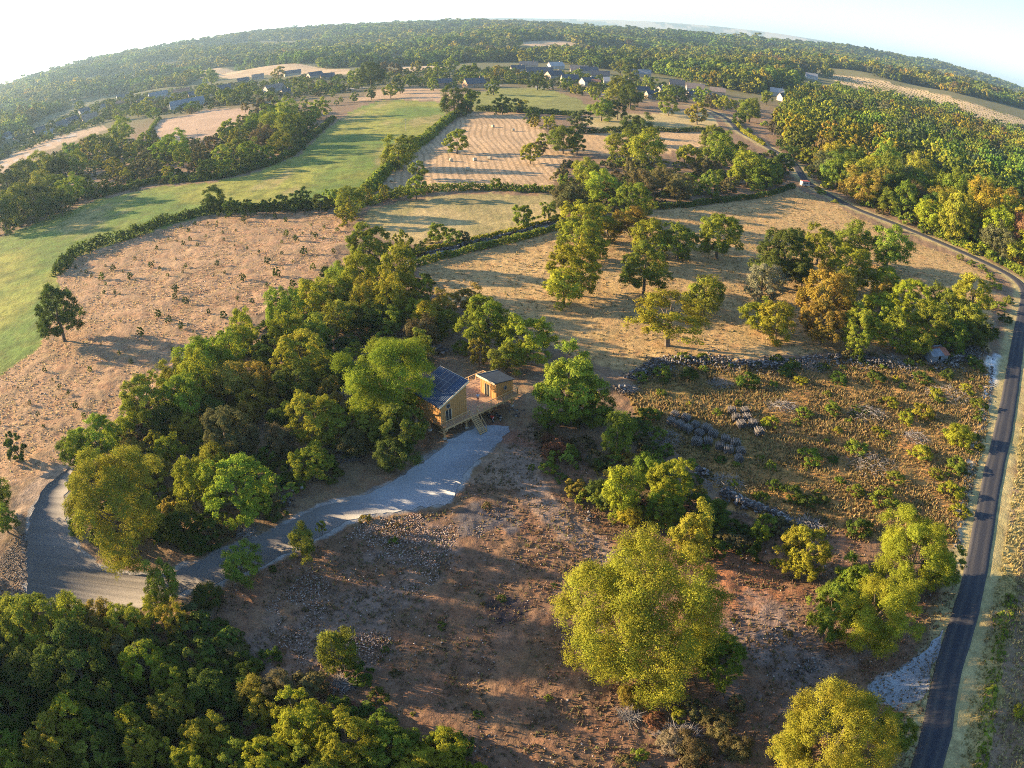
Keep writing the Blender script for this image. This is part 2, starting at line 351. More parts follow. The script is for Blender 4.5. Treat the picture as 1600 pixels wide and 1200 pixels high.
for name, P, c, mk in LAND:
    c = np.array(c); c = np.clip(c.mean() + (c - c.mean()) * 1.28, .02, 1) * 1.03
    lo, hi = P.min(0) - 8, P.max(0) + 8
    sel = np.where((jx > lo[0]) & (jx < hi[0]) & (jy > lo[1]) & (jy < hi[1]))[0]
    s2 = sel[inside(P, jx[sel], jy[sel])]
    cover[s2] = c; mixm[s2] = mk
# large dry and fresh patches inside the fields
big = fbm(gx / 26, gy / 26, 55, 4)[:, None]
cover *= .86 + .28 * big
grn = (smooth(.50, .66, fbm(gx / 34 + 9, gy / 60, 77, 3)))[:, None] * (mixm[:, 1:2] > .25) * (mixm[:, 1:2] < .7)
cover = cover * (1 - .45 * grn) + np.array([.15, .15, .055]) * .45 * grn
LP = LAND[0][1]; md = inside(LP, gx, gy)
tmn = smooth(.42, .62, fbm(gx / 30, gy / 45, 88, 4)); dry = smooth(.57, .7, fbm(gx / 14 + 3, gy / 40, 89, 4))
cover[md] = (np.array([.25, .25, .05]) * (1 - tmn[md, None]) + np.array([.12, .18, .035]) * tmn[md, None]) * (1 - .6 * dry[md, None]) + np.array([.34, .25, .12]) * .6 * dry[md, None]
wig = (fbm(gx / 2.5, gy / 2.5, 61, 3) - .5)
for line, hw, c in STRIPS:
    d = dist_line(line, gx, gy) + wig * 2.0; k = (1 - smooth(hw * .75, hw * 1.3, d))[:, None]
    cover = cover * (1 - k) + np.array(c) * k; mixm *= (1 - k)
for (u, v), rad, c in PATCHES:
    px_, py_ = survey(u, v); d = np.hypot(gx - px_, gy - py_) + wig * rad * 1.6; k = (1 - smooth(rad * .45, rad, d))[:, None] * .9
    cover = cover * (1 - k) + np.array(c) * k; mixm *= (1 - k)
droad = dist_line(ROADS[::3], gx, gy)
k = (1 - smooth(3.0, 5.5, droad + wig * 2))[:, None] * (gr < 700)[:, None]; cover = cover * (1 - k) + np.array([.34, .28, .13]) * k
# relief
rel = (fbm(gx / 1.3, gy / 1.3, 41, 2) - .5) * .30 + (fbm(gx / 5, gy / 5, 42, 3) - .5) * .7
amp = np.ones(len(gx)); amp *= smooth(2.5, 6, droad)
Dp = smooth_line(list(DRIVE) + [DRIVE[0]], 3)
for P in (DRIVE, PAD):
    ins = inside(P, gx, gy); dd = dist_line(list(P) + [P[0]], gx, gy); amp *= np.where(ins, .0, smooth(.3, 3, dd))
cabin_xy = survey(745, 640); amp *= smooth(5, 11, np.hypot(gx - cabin_xy[0], gy - cabin_xy[1]))
smoothf = np.ones(len(gx))
for name, P, c, mk in LAND:
    if name in ('meadow', 'hay_field', 'stubble_field', 'pasture', 'dirt_yard'): smoothf[inside(P, gx, gy)] = .45
gz = gz + rel * amp * smoothf * (1 - smooth(300, 700, gr)) - .02
gx_, gy_, gz_ = gx, gy, gz
idx = np.arange(nr * na).reshape(nr, na)
q = np.stack([idx[:-1], idx[1:], np.roll(idx[1:], -1, 1), np.roll(idx[:-1], -1, 1)], -1)[..., ::-1].reshape(-1, 4)
cx_, cy_ = gx[q].mean(1), gy[q].mean(1)
region = np.zeros(len(q), int)
for i, (name, P, c, mk) in enumerate(LAND): region[inside(P, cx_, cy_)] = i + 1
LABELS = {'meadow': 'long green mown meadow curving along the far left hedge', 'orchard_field': 'brown dry field planted with rows of small saplings', 'stubble_field': 'tan stubble field with curved swath lines',
          'hay_field': 'dry straw coloured mown field', 'pasture': 'dull green pasture below the village', 'vineyard': 'pale slope with planted rows above the right wood', 'scrub_plot': 'overgrown plot of golden dry grass with firewood stacks',
          'clearing': 'stony reddish brown cleared ground', 'verge': 'straw coloured grass verge beyond the asphalt lane', 'rough_ground': 'brown rough ground at the right edge', 'dirt_yard': 'bare beige dirt track beside the gravel drive'}
V_ALL = np.stack([gx_, gy_, gz_], 1)
for i in range(len(LAND) + 1):
    fs = q[region == i]
    if not len(fs): continue
    used, inv = np.unique(fs, return_inverse=True)
    nm = 'ground' if i == 0 else LAND[i - 1][0]
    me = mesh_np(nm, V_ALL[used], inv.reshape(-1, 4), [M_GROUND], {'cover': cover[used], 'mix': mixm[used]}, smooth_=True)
    o = link(nm, me); tag(o, LABELS.get(nm, 'dry rolling ground of grass and earth'), kind='structure')

# ------------------------------------------------------------------ lane and gravel drive
def ribbon(name, line, hw, lift, mat, label, skirt=.35):
    L = np.array(line); d = np.gradient(L, axis=0); d /= np.linalg.norm(d, axis=1)[:, None]; nrm = np.stack([d[:, 1], -d[:, 0]], 1)
    V = []; n = len(L); offs = [(-hw - .25, -skirt), (-hw, 0), (-hw * .72, .015), (-hw * .45, .03), (-hw * .2, .04), (0, .045), (hw * .2, .04), (hw * .45, .03), (hw * .72, .015), (hw, 0), (hw + .25, -skirt)]; wr = [.9, .75, .15, .8, .1, 0, .1, .8, .15, .75, .9]
    edge = (fbm(np.arange(n) / 1.5, np.zeros(n), 5, 3) - .5) * .25
    for o_, z_ in offs:
        P = L + nrm * (o_ + np.sign(o_) * edge)[:, None] if o_ else L
        V.append(np.stack([P[:, 0], P[:, 1], height(P[:, 0], P[:, 1]) + lift + z_], 1))
    V = np.concatenate(V); F = []
    for k_ in range(len(offs) - 1):
        a = np.arange(n - 1) + k_ * n; F.append(np.stack([a, a + n, a + n + 1, a + 1], 1))
    o = link(name, mesh_np(name, V, np.concatenate(F)[:, ::-1], [mat], {'worn': np.repeat(wr, n) * (.4 + .8 * np.tile(fbm(L[:, 0] / 6, L[:, 1] / 6, 33, 3), len(offs)))})); return tag(o, label, kind='structure')
M_ROAD_N = M_ROAD
def gravel_material(name, c1, c2):
    m, n, N, L = new_mat(name)
    out = N('ShaderNodeOutputMaterial'); b = N('ShaderNodeBsdfPrincipled'); L(b.outputs[0], out.inputs[0]); b.inputs['Roughness'].default_value = .95; b.inputs['Specular IOR Level'].default_value = .08
    geo = N('ShaderNodeNewGeometry')
    n1 = N('ShaderNodeTexNoise'); n1.inputs['Scale'].default_value = .12; n1.inputs['Detail'].default_value = 4; L(geo.outputs['Position'], n1.inputs[0])
    n2 = N('ShaderNodeTexNoise'); n2.inputs['Scale'].default_value = 4.5; n2.inputs['Detail'].default_value = 5; n2.inputs['Roughness'].default_value = .75; L(geo.outputs['Position'], n2.inputs[0])
    a = N('ShaderNodeAttribute'); a.attribute_name = 'worn'
    ad = N('ShaderNodeMath'); ad.operation = 'MULTIPLY_ADD'; L(n1.outputs[0], ad.inputs[0]); ad.inputs[1].default_value = .7; L(a.outputs['Fac'], ad.inputs[2])
    mr = N('ShaderNodeMapRange'); mr.inputs[1].default_value = .35; mr.inputs[2].default_value = 1.05; L(ad.outputs[0], mr.inputs[0])
    mx = N('ShaderNodeMix'); mx.data_type = 'RGBA'; L(mr.outputs[0], mx.inputs[0]); mx.inputs[6].default_value = (*c1, 1); mx.inputs[7].default_value = (*c2, 1)
    m2 = N('ShaderNodeMapRange'); m2.inputs[1].default_value = .3; m2.inputs[2].default_value = .7; m2.inputs[3].default_value = .7; m2.inputs[4].default_value = 1.3; L(n2.outputs[0], m2.inputs[0])
    sc = N('ShaderNodeVectorMath'); sc.operation = 'SCALE'; L(mx.outputs[2], sc.inputs[0]); L(m2.outputs[0], sc.inputs['Scale']); L(sc.outputs[0], b.inputs['Base Color'])
    bp = N('ShaderNodeBump'); bp.inputs['Distance'].default_value = .06; L(n2.outputs[0], bp.inputs['Height']); L(bp.outputs[0], b.inputs['Normal'])
    return m
M_TAR = gravel_material('tarmac', (.038, .040, .050), (.070, .066, .066))
M_GRAVEL = gravel_material('gravel', (.29, .305, .33), (.150, .138, .130))
ribbon('road', ROADS, 1.75, .14, M_TAR, 'narrow dark asphalt lane along the right edge, bending towards the village')
def slab(name, P, lift, mat, label):
    n0 = len(P); L = smooth_line(list(P) + [P[0]], .7)[:-1]; n = len(L)
    c = L.mean(0); t = np.arange(n)
    L = L + (np.stack([fbm(L[:, 0] / 1.1, L[:, 1] / 1.1, 3, 3), fbm(L[:, 0] / 1.1 + 9, L[:, 1] / 1.1, 4, 3)], 1) - .5) * 1.5
    tri = tessellate_polygon([[Vector((p[0], p[1], 0)) for p in L]])
    V = np.concatenate([np.c_[L, np.full(n, lift)], np.c_[L, np.full(n, -.3)]]); tri = np.array(tri)
    a, b_, c_ = V[tri[:, 0]], V[tri[:, 1]], V[tri[:, 2]]; s = (b_[:, 0] - a[:, 0]) * (c_[:, 1] - a[:, 1]) - (b_[:, 1] - a[:, 1]) * (c_[:, 0] - a[:, 0])
    tri[s < 0] = tri[s < 0][:, ::-1]
    sk = np.stack([t, np.roll(t, -1), np.roll(t, -1) + n, t + n], 1)
    worn = smooth(-12, -34, V[:, 0])
    return tag(link(name, mesh_np(name, V, [tri, sk], [mat], {'worn': worn})), label, kind='structure')
slab('gravel_drive', DRIVE, .03, M_GRAVEL, 'pale grey gravel drive looping round the big oak to the timber cabin')
slab('gravel_pad', PAD, .03, M_GRAVEL, 'pale gravel turnout beside the asphalt lane')

# ------------------------------------------------------------------ foliage meshes
def crown_arrays(seed, nclump, nleaf, size, style='round'):
    big = nclump >= 28 and style != 'spread'
    g = np.random.default_rng(seed); C = []; CR = []
    i = 0
    while len(C) < nclump:
        k = (i + .5) / nclump * .999 % 1; i += 1
        zz = 1 - 1.85 * k; th = i * 2.399963 + g.normal() * .3
        if style == 'spread': zz = g.uniform(-.35, .55)
        if style == 'bush': zz = g.uniform(-.25, 1)
        s = math.sqrt(max(0, 1 - zz * zz)); rad = g.uniform(.55, .86)
        if style == 'spread': rad = g.uniform(.35, .9); s = 1
        if style == 'full': rad = g.uniform(.58 if nclump > 80 else .5, .86) * (1.14 if g.random() < .14 else 1)
        if style == 'ragged': rad = g.uniform(.35, .95)
        C.append((math.cos(th) * s * rad, math.sin(th) * s * rad, zz * rad)); CR.append(g.uniform(.17, .29) if style == 'full' and nclump > 80 else g.uniform(.18, .32) if style == 'full' else g.uniform(.21, .36) if big else g.uniform(.25, .37) if style == 'spread' else g.uniform(.32, .50))
    C = np.array(C); CR = np.array(CR)
    if style == 'spread': CR *= .95
    # lobes: a low-frequency swelling so the outline is uneven
    lob = 1 + .20 * np.sin(np.arctan2(C[:, 1], C[:, 0]) * 3 + g.uniform(0, 6)) * (1 - abs(C[:, 2])) + .08 * g.normal(size=len(C)); C *= lob[:, None]
    # boughs carry leaf clusters: small tufts sitting on the outside of each bough
    sub = max(3, int(round(nleaf / nclump / 55))); nb = len(C)
    bi = np.repeat(np.arange(nb), sub); dd = g.normal(size=(nb * sub, 3)); dd /= np.linalg.norm(dd, axis=1)[:, None]
    oc = C[bi] / (np.linalg.norm(C[bi], axis=1)[:, None] + 1e-6); dd = dd + oc * .75 + np.array([0, 0, .35]); dd /= np.linalg.norm(dd, axis=1)[:, None]
    TC = C[bi] + dd * (CR[bi] * g.uniform(.45, 1.08, nb * sub))[:, None]; TR = CR[bi] * (g.uniform(.22, .44, nb * sub) if big else g.uniform(.30, .56, nb * sub))
    wts = TR ** 2; wts /= wts.sum(); cl = g.choice(len(TC), nleaf, p=wts)
    d = g.normal(size=(nleaf, 3)); d /= np.linalg.norm(d, axis=1)[:, None]
    d[:, 2] = np.where((d[:, 2] < -.2) & (g.random(nleaf) < .6), -d[:, 2], d[:, 2])
    rad = TR[cl] * (1 - .6 * g.random(nleaf) ** 1.8) * (1 + .15 * g.normal(size=nleaf))
    P = TC[cl] + d * rad[:, None] * np.array([1, 1, .75])
    out = P / (np.linalg.norm(P, axis=1)[:, None] + 1e-6)
    n = d * 1.4 + out * .7 + g.normal(size=(nleaf, 3)) * .42 + np.array([0, 0, .2]); n /= np.linalg.norm(n, axis=1)[:, None]
    t = np.cross(n, g.normal(size=(nleaf, 3))); t /= np.linalg.norm(t, axis=1)[:, None]; b = np.cross(n, t)
    s = size * g.uniform(.6, 1.35, nleaf)[:, None]
    V = np.stack([P - t * s * .6, P - b * s * .38 + n * s * .12, P + t * s * .6, P + b * s * .38 + n * s * .12], 1).reshape(-1, 3)
    clb = .5 * g.random(len(TC)) + .5 * g.random(nb)[bi]; clh = .4 * g.random(len(TC)) + .6 * g.random(nb)[bi]
    lv = np.clip(.16 * g.random(nleaf) + .84 * clb[cl], 0, 1); lh = np.clip(.3 * g.random(nleaf) + .7 * clh[cl], 0, 1)
    A = np.repeat(np.stack([lv, lh, np.zeros(nleaf)], 1), 4, 0)
    return V, np.arange(nleaf * 4).reshape(-1, 4), A, C
def crown_mesh(name, *a, mat=None):
    V, F, A, C = crown_arrays(*a); return mesh_np(name, V, F, [mat or M_LEAF], {'leafvar': A}), C
def trunk_mesh(name, C, top=.2, base=-1.15, r=.055, limbs=7, seed=0):
    g = random.Random(seed); m = MB(); n = 6
    pts = [Vector((0, 0, base)), Vector((g.uniform(-.03, .03), g.uniform(-.03, .03), base * .55)), Vector((g.uniform(-.06, .06), g.uniform(-.06, .06), base * .1)), Vector((g.uniform(-.1, .1), g.uniform(-.1, .1), top + .25))]
    rs = [r * 1.35, r, r * .75, r * .3]
    for a, b, r0, r1 in zip(pts, pts[1:], rs, rs[1:]): m.tube(a, b, r0, r1, 6, False)
    order = list(range(len(C))); g.shuffle(order)
    for i in order[:limbs]:
        e = Vector(C[i]) * .9; s0 = pts[1].lerp(pts[2], g.uniform(.2, 1)); mid = s0.lerp(e, .5) + Vector((0, 0, -.06))
        m.tube(s0, mid, r * .45, r * .28, 5, False); m.tube(mid, e, r * .28, r * .1, 5, False)
    return m.mesh(name, M_BARK)
LOD = {}
def make_lod(key, n, nclump, nleaf, size, styles):
    LOD[key] = []
    for i in range(n):
        st = styles[i % len(styles)]
        me, C = crown_mesh('crown_' + key, hash_seed(key) + i, nclump, nleaf, size, st)
        LOD[key].append((me, trunk_mesh('trunk_' + key, C, limbs=9 if key in ('giant', 'huge', 'large', 'spread') else 5, seed=i), st))
def hash_seed(k): return sum(ord(c) * 7 for c in k)
make_lod('huge', 4, 50, 100000, .0205, ['full'])
make_lod('giant', 2, 92, 140000, .0175, ['full'])
make_lod('large', 5, 36, 30000, .041, ['round', 'ragged', 'round'])
make_lod('mid', 7, 24, 11000, .066, ['round', 'ragged'])
make_lod('small', 6, 18, 4000, .11, ['round', 'ragged'])
make_lod('tiny', 4, 12, 1100, .21, ['round'])
make_lod('spread', 2, 40, 12000, .044, ['spread'])
make_lod('bush', 5, 15, 3000, .115, ['bush'])
TINT = {'y': (.245, .255, .028), 'l': (.200, .250, .030), 'g': (.150, .198, .028), 'd': (.072, .108, .021), 'o': (.235, .190, .035), 'b': (.105, .125, .050), 'r': (.19, .105, .060), 'n': (.125, .115, .048), 'w': (.22, .21, .12)}
TWORD = {'l': 'light green', 'y': 'yellow green', 'g': 'green', 'd': 'dark green', 'o': 'golden orange', 'b': 'greyish green', 'r': 'rusty red', 'n': 'dull brownish', 'w': 'pale dry'}
GEN = random.Random(3)
ALL = []           # (object, label base, u) for the labels
def tree(u, v, rp, tint='g', shape='o', where='', group=None, name=None, maxlod=None):
    kz = {'o': 1.0, 't': 1.5, 's': .62, 'b': .75}[shape]
    Rm = 5.
    for _ in range(5):
        zc = {'o': kz * Rm * 1.0 + .3, 't': kz * Rm * .98 + .4, 's': Rm * .62 + 1.2, 'b': kz * Rm * .35}[shape]
        x, y = survey(u, v, zc); z = h1(x, y); D = math.sqrt(x * x + y * y + (CAM_H - z - zc) ** 2); Rm = rp * D / FPX * .98
    j = lambda s_: 1 + GEN.uniform(-s_, s_)
    c = [min(1, t * j(.10)) for t in TINT[tint]]; b_ = j(.12); c = [t * b_ for t in c]
    key = 'giant' if rp > 90 else 'huge' if rp > 64 else 'large' if rp > 33 else 'mid' if rp > 18 else 'small' if rp > 8 else 'tiny'
    if shape == 's': key = 'spread'
    if shape == 'b': key = 'bush' if rp < 24 else 'mid'
    me, tr, st = GEN.choice(LOD[key])
    nm = name or ('shrub' if shape == 'b' else 'oak_tree')
    root = empty(nm, (x, y, z), GEN.uniform(0, 6.28))
    sc = (Rm * j(.06), Rm * j(.06), Rm * kz * j(.05))
    cr = link('crown' if shape != 'b' else 'foliage', me, root, (0, 0, zc), None, sc); cr.color = (*c, 1)
    if shape != 'b': link('trunk', tr, root, (0, 0, zc), None, (Rm, Rm, zc / 1.12))
    size = 'huge' if Rm > 8 else 'large' if Rm > 6 else 'medium' if Rm > 3.6 else 'small'
    sh = {'o': 'oak', 't': 'tall oak', 's': 'spreading tree', 'b': 'shrub'}[shape]
    root['category'] = {'b': 'shrub'}.get(shape, 'tree')
    if group: root['group'] = group
    ALL.append((root, f"{size} {TWORD[tint]} {sh}", where, u))
    return root
def trees(where, group, text, name=None, k=1.0, light=0):
    for it in text.replace('\n', ' ').split(';'):
        it = it.strip()
        if not it: continue
        p = it.split(); tn = p[3] if len(p) > 3 else 'g'; tn = 'l' if light and tn == 'g' and GEN.random() < light else tn
        tree(float(p[0]), float(p[1]), float(p[2]) * k, tn, p[4] if len(p) > 4 else 'o', where, group, name)

# woods in the bottom left corner
trees('in the bottom left wood', 'trees of the bottom left wood', k=1.05, light=.3, text='''45 975 50 g;112 965 27 y t;152 968 25 o;195 975 32 y;187 1008 24 y;118 1040 60 d;32 1055 46 d;10 1115 42 d;225 1040 36 g;265 1062 32 g;
272 1102 34 y;322 1078 30 d;107 1125 40 y;85 1163 44 y;15 1158 32 g;205 1132 22 y t;228 1168 38 y;150 1185 34 g;322 1150 40 y;368 1182 34 g;300 1195 36 y;25 1200 36 y;90 1215 40 g;393 1085 24 o;432 1076 26 n;
410 1112 22 y;468 1132 50 y;540 1168 54 y;608 1165 44 g;692 1176 36 y;650 1200 38 y;420 1190 40 y;745 1206 16 y;180 1090 34 d;160 1140 36 d;500 1210 44 g;270 1130 24 d;5 1000 34 d''')
trees('beside the bend of the gravel drive', 'young trees beside the drive', '''254 912 26 g t;244 944 20 y;272 970 20 y t;376 884 30 g;471 848 21 g t;502 823 8 y t;570 812 9 o b''')
trees('at the edge of the stony clearing', 'shrubs round the clearing', '''300 962 22 b b;322 932 26 d b;345 985 20 d b;526 1018 31 g t;493 1066 22 n b;552 1108 12 r b;360 1020 28 n b;330 1010 22 n b;385 1045 26 d b;420 1030 18 d b;560 1055 22 d b;590 1090 16 d b''')
# belt of oaks between the orchard field and the drive
trees('in the oak belt above the gravel drive', 'oaks between the sapling field and the drive', k=1.04, light=.85, text='''180 795 84 y;150 694 40 g;115 706 27 g;200 668 20 y;205 712 24 o;240 734 26 y;222 678 13 r;246 690 16 y;230 627 42 g;264 700 22 g;
290 622 30 g t;297 757 28 y t;292 668 24 y;370 768 56 g;350 676 42 b;282 822 28 d;303 852 22 d b;380 692 24 n;385 650 20 o;472 562 44 y;440 492 24 g t;450 520 22 y t;490 526 28 g;312 560 30 g;357 550 28 g;380 522 22 y t;407 552 17 y;
310 596 28 y t;345 590 22 d;362 600 30 o;395 600 28 o;397 626 26 y;435 620 14 o t;460 602 30 d;532 575 24 g;517 615 17 o t;487 653 42 y;517 664 34 g;487 722 32 g;487 468 27 y;512 461 26 g;525 433 20 g;562 438 27 y t;
570 471 21 y t;607 471 25 y t;622 420 27 y t;625 456 28 y;532 493 25 g;582 498 24 d;607 502 22 g;662 457 14 y t;650 492 20 y;670 500 23 y;692 480 21 o;520 517 12 o;558 526 8 r;557 546 9 y t;660 520 24 n;545 460 22 g;440 690 26 n;
275 590 26 g;260 660 26 d;330 640 22 d;420 560 24 d;500 590 20 d;555 690 24 n;575 640 26 g;440 655 22 d;330 720 26 g;430 800 18 d b;255 830 26 d b;345 835 22 n b;400 725 20 d b''')
trees('left of the timber cabin', 'oaks round the cabin', '''607 596 76 l;628 672 42 g;618 708 32 d;585 668 34 g''')
trees('behind the timber cabin', 'oaks round the cabin', '''762 505 48 l;822 530 42 l;700 505 20 g;748 552 15 o t;735 470 20 o;792 560 24 g;720 545 16 g b;655 545 24 g''')
trees('right of the timber cabin', 'oaks round the cabin', '''886 606 62 l;930 640 30 g;868 700 26 r b;856 733 14 g b;900 768 17 o b;965 680 26 g t;973 772 30 y t;985 805 20 y;1047 752 38 y;1010 730 22 g;1035 795 26 g;940 770 24 d b;930 720 20 n b;985 660 16 d b''')
trees('in the hedge below the long meadow', 'hedgerow trees left of centre', light=.5, text='''576 386 36 g;630 377 12 g t;547 316 24 g;541 338 16 y;575 306 9 y t;600 300 9 y t;622 302 10 g;650 294 17 g;333 312 19 d;360 325 13 d;385 326 12 d;470 312 16 d;440 318 13 d;500 318 14 d;520 308 14 g;240 352 10 d b;415 322 12 d''')
trees('on the orchard field edge', 'lone oak', '''90 490 44 d''')
trees('by the walled track', 'trees along the walled track', '''685 364 15 g;707 372 13 g;726 372 10 n;655 388 10 g;818 338 17 g;857 331 15 g;885 312 22 n;672 376 9 g b;640 395 12 g b''')
trees('in the sunny field right of the track', 'field oaks right of centre', k=1.14, light=.55, text='''882 450 26 y;897 420 38 y;906 375 30 y;915 345 32 y;930 388 20 g;988 318 30 g;992 350 22 o;1016 372 25 y;1060 377 25 g;1123 368 32 g;1008 420 36 g;1103 462 28 g;1047 494 60 y s;
1192 447 26 w;1186 495 20 y;1216 502 26 y;1226 402 44 d;1205 425 24 d;1280 383 27 g;1335 379 26 g;1390 388 28 g;1330 420 32 y;1292 466 42 o;1315 455 24 o;1286 505 30 o;1385 440 20 y;1382 462 18 o;1371 492 32 g;1425 470 30 y;1342 517 30 g;
1475 480 28 g;1520 466 30 y;1450 505 28 g;1512 500 26 g;1526 520 22 d;1400 520 24 g;950 355 18 y;1255 430 18 d;1490 525 20 g;1436 538 18 g;1478 530 15 d''')
trees('in the grove below the lane junction', 'trees of the middle grove', light=.4, text='''720 160 17 d;737 155 13 g;650 0.1 0 g''' if False else '''895 312 28 n;940 296 28 g;962 302 22 n;920 272 22 g;1005 290 24 n;1035 282 20 n;1065 292 20 n;1078 284 13 g;1105 290 17 g;1120 278 14 g;990 268 18 n;880 218 22 g;902 226 14 g;850 220 12 y;829 240 16 y;845 232 10 n;
907 190 17 b;973 227 24 g;1008 235 30 g;1000 203 22 d;984 200 12 d;1115 218 22 g;1126 236 26 g;1170 262 28 g;1190 275 22 g;1085 246 18 g;1070 240 14 g;1150 240 18 d;1150 272 16 y;1210 262 16 d;1225 258 18 d;1240 240 12 d;1100 262 16 n;1140 290 14 n;
1193 282 14 d;1205 272 18 g''')
trees('along the hedge beside the stubble field', 'trees beside the stubble field', light=.5, text='''714 222 18 g;653 266 14 g;623 240 24 g;640 222 13 d;710 160 21 d;736 155 15 g;728 170 12 d;776 286 9 g;835 294 7 d;785 165 14 d;808 165 11 b;833 182 13 d;836 192 8 y;858 193 12 y;815 165 9 y''')
# right bottom
trees('standing over the stony clearing', 'big trees of the clearing', '''1000 964 130 y;1085 838 30 y t;1112 808 26 d;1190 832 16 y;1258 862 44 y;1425 872 70 y;1472 885 36 g;1372 962 68 y;1305 955 46 g;1330 905 34 g;1308 1160 96 y;1395 1150 38 g;1130 1032 38 g;1100 1010 40 g;995 1090 26 o b;
1240 1170 30 g;1048 1092 12 o b''')
trees('among the dry scrub by the clearing', 'dry shrubs', '''1022 1128 17 r b;1050 1160 24 w b;1085 1175 30 n b;1120 1130 26 n b;1150 1100 16 n b;1090 1110 18 n b;1060 1120 14 y b;1150 1170 26 n b;1600 1112 18 y b;1000 1180 12 g b;1100 900 10 n b;1120 860 20 d b;1160 850 18 n b;1215 880 10 y b;980 1190 14 n b;4 812 22 g;-8 780 26 g''')
trees('in the scrub plot', 'shrubs of the scrub plot', '''1077 588 17 d b;1036 582 13 g b;1032 615 9 g b;1170 597 19 d b;1228 580 15 d b;1252 597 13 y b;1309 593 15 d b;1370 593 17 d b;1440 592 15 d b;1481 586 12 d b;1121 646 9 g b;1015 650 15 d b;1256 646 13 g b;1301 642 15 g b;1203 660 14 y b;
1309 674 9 y b;1391 630 13 y b;1440 646 19 y b;1530 634 13 g b;1497 683 26 y b;1379 684 7 y b;1264 715 19 g b;1338 703 17 g b;1440 711 20 y b;1493 728 18 g b;1399 748 15 g b;1313 752 8 g b;1236 773 19 d b;1262 785 15 d b;1287 783 10 d b;1338 769 14 g b;1379 781 22 g b;
1485 769 19 y b;1191 777 12 g b;1342 828 22 d b;1500 800 16 y b;1126 720 10 d b;1526 572 14 d b;1000 590 12 g b;1290 690 6 y b;1370 672 8 y b;1530 700 9 y b;1465 620 14 y b;1415 655 14 y b;1340 640 9 d b;1510 610 12 y b;1560 480 14 g b;1575 470 10 g b;1556 448 10 y b;1548 434 9 g b;1535 420 8 g b;
1518 412 7 g b;1500 403 7 g b;1570 500 12 d b;1545 520 16 d b;1462 742 12 g b;1300 720 10 d b;1210 760 12 d b''')
trees('beside the lane below the junction', 'shrubs beside the lane', '''1285 302 7 g b;1278 296 6 g b;1305 316 6 y b;1405 360 6 g b;1225 585 6 y b;1170 205 7 g b;1188 222 7 g b''')
# village trees
trees('near the village houses', 'trees between the village houses', name='garden_tree', light=.4, k=1.05, text='''553 121 12 g;580 118 20 d;600 106 9 n;619 108 10 n;683 112 13 g;735 115 14 g;705 100 10 g;650 104 8 y;660 128 7 y;677 132 9 g;645 128 9 g;771 137 11 g;610 143 10 g;612 135 7 y;580 147 8 d;625 138 8 d;780 112 9 y;795 118 8 g;820 90 10 y;842 82 9 g;
867 88 12 g;840 128 12 d;902 118 9 g;885 130 9 g;900 140 8 y;928 145 9 g;968 142 22 g;985 152 18 d;940 170 18 g;965 172 14 d;1045 166 14 g;1090 178 16 y;985 115 14 g;1005 98 9 y;970 105 12 g;1015 132 12 g;1045 142 9 g;1060 148 10 d;1096 150 12 g;1110 158 11 n;1130 162 12 y;1172 172 18 g;
1155 185 10 d;1198 152 11 g;1235 148 12 d;1075 120 10 g;1210 200 10 n;1195 195 7 g b;380 190 10 g;383 168 7 o;298 168 8 g;228 165 11 y;172 165 9 g;148 173 7 g;125 168 9 g;115 182 8 d;185 180 9 g;205 155 11 g;275 155 9 g;318 142 11 g;352 150 14 g;378 148 14 g;300 118 9 y;330 120 13 g;
468 135 13 g;502 134 9 g;435 115 10 y;412 168 16 n;432 168 12 g;500 170 14 g;525 160 4 g;533 156 4 g;553 152 7 g;30 212 8 g;75 212 7 g;80 198 8 d;45 205 8 g;215 172 10 g;240 178 9 g;262 160 8 g;475 160 7 g;520 146 6 g''')
# copse between meadow and village (left)
trees('in the copse above the long meadow', 'trees of the left copse', light=.5, name='copse_tree', k=1.14, text='''420 180 16 g;445 175 16 g;355 205 15 g;372 215 14 y;395 200 16 g;410 215 16 n;430 195 20 g;455 200 18 g;440 222 16 g;365 235 14 g;390 235 16 g;415 240 14 g;345 245 14 g;330 225 10 n;275 228 18 g;245 238 12 g;225 220 12 g;237 212 9 d;
190 205 16 g;175 220 14 g;150 225 14 g;130 232 12 y;110 240 14 g;160 240 12 y;178 262 13 y;195 272 8 y;262 268 9 y;225 250 12 n;285 245 14 g;310 240 12 n;240 262 12 n;215 265 10 n;120 255 16 g;90 262 16 d;60 262 18 g;35 270 18 g;10 282 18 d;62 285 16 g;
85 295 18 g;110 298 20 g;55 310 20 d;25 318 24 g;5 335 24 d;130 290 12 d;140 300 8 g;160 295 8 d;320 265 14 d;350 262 12 g;375 255 12 d;395 250 10 d;70 325 16 d;95 318 16 d;470 190 12 g;490 178 10 g;300 262 8 n;180 240 10 d;205 235 10 g;480 200 12 d;460 218 12 d''')

for (x_, y_, r_) in [(-62, 30, 6.5), (-70, 22, 6), (-58, 16, 6), (-50, 8, 6), (-40, 14, 5.5), (-75, 40, 6), (-66, 6, 6), (-30, 10, 5.5), (-84, 52, 5)]:
    t_ = empty('oak_tree', (x_, y_, 0), r_); tag(t_, 'oak of the bottom left wood, standing outside the left edge', 'tree', 'oaks outside the left edge'); me, tr, st = GEN.choice(LOD['mid'])
    cr = link('crown', me, t_, (0, 0, r_ * 1.05), None, (r_, r_, r_)); cr.color = (*TINT['g'], 1); link('trunk', tr, t_, (0, 0, r_ * 1.05), None, (r_, r_, r_ * .95))
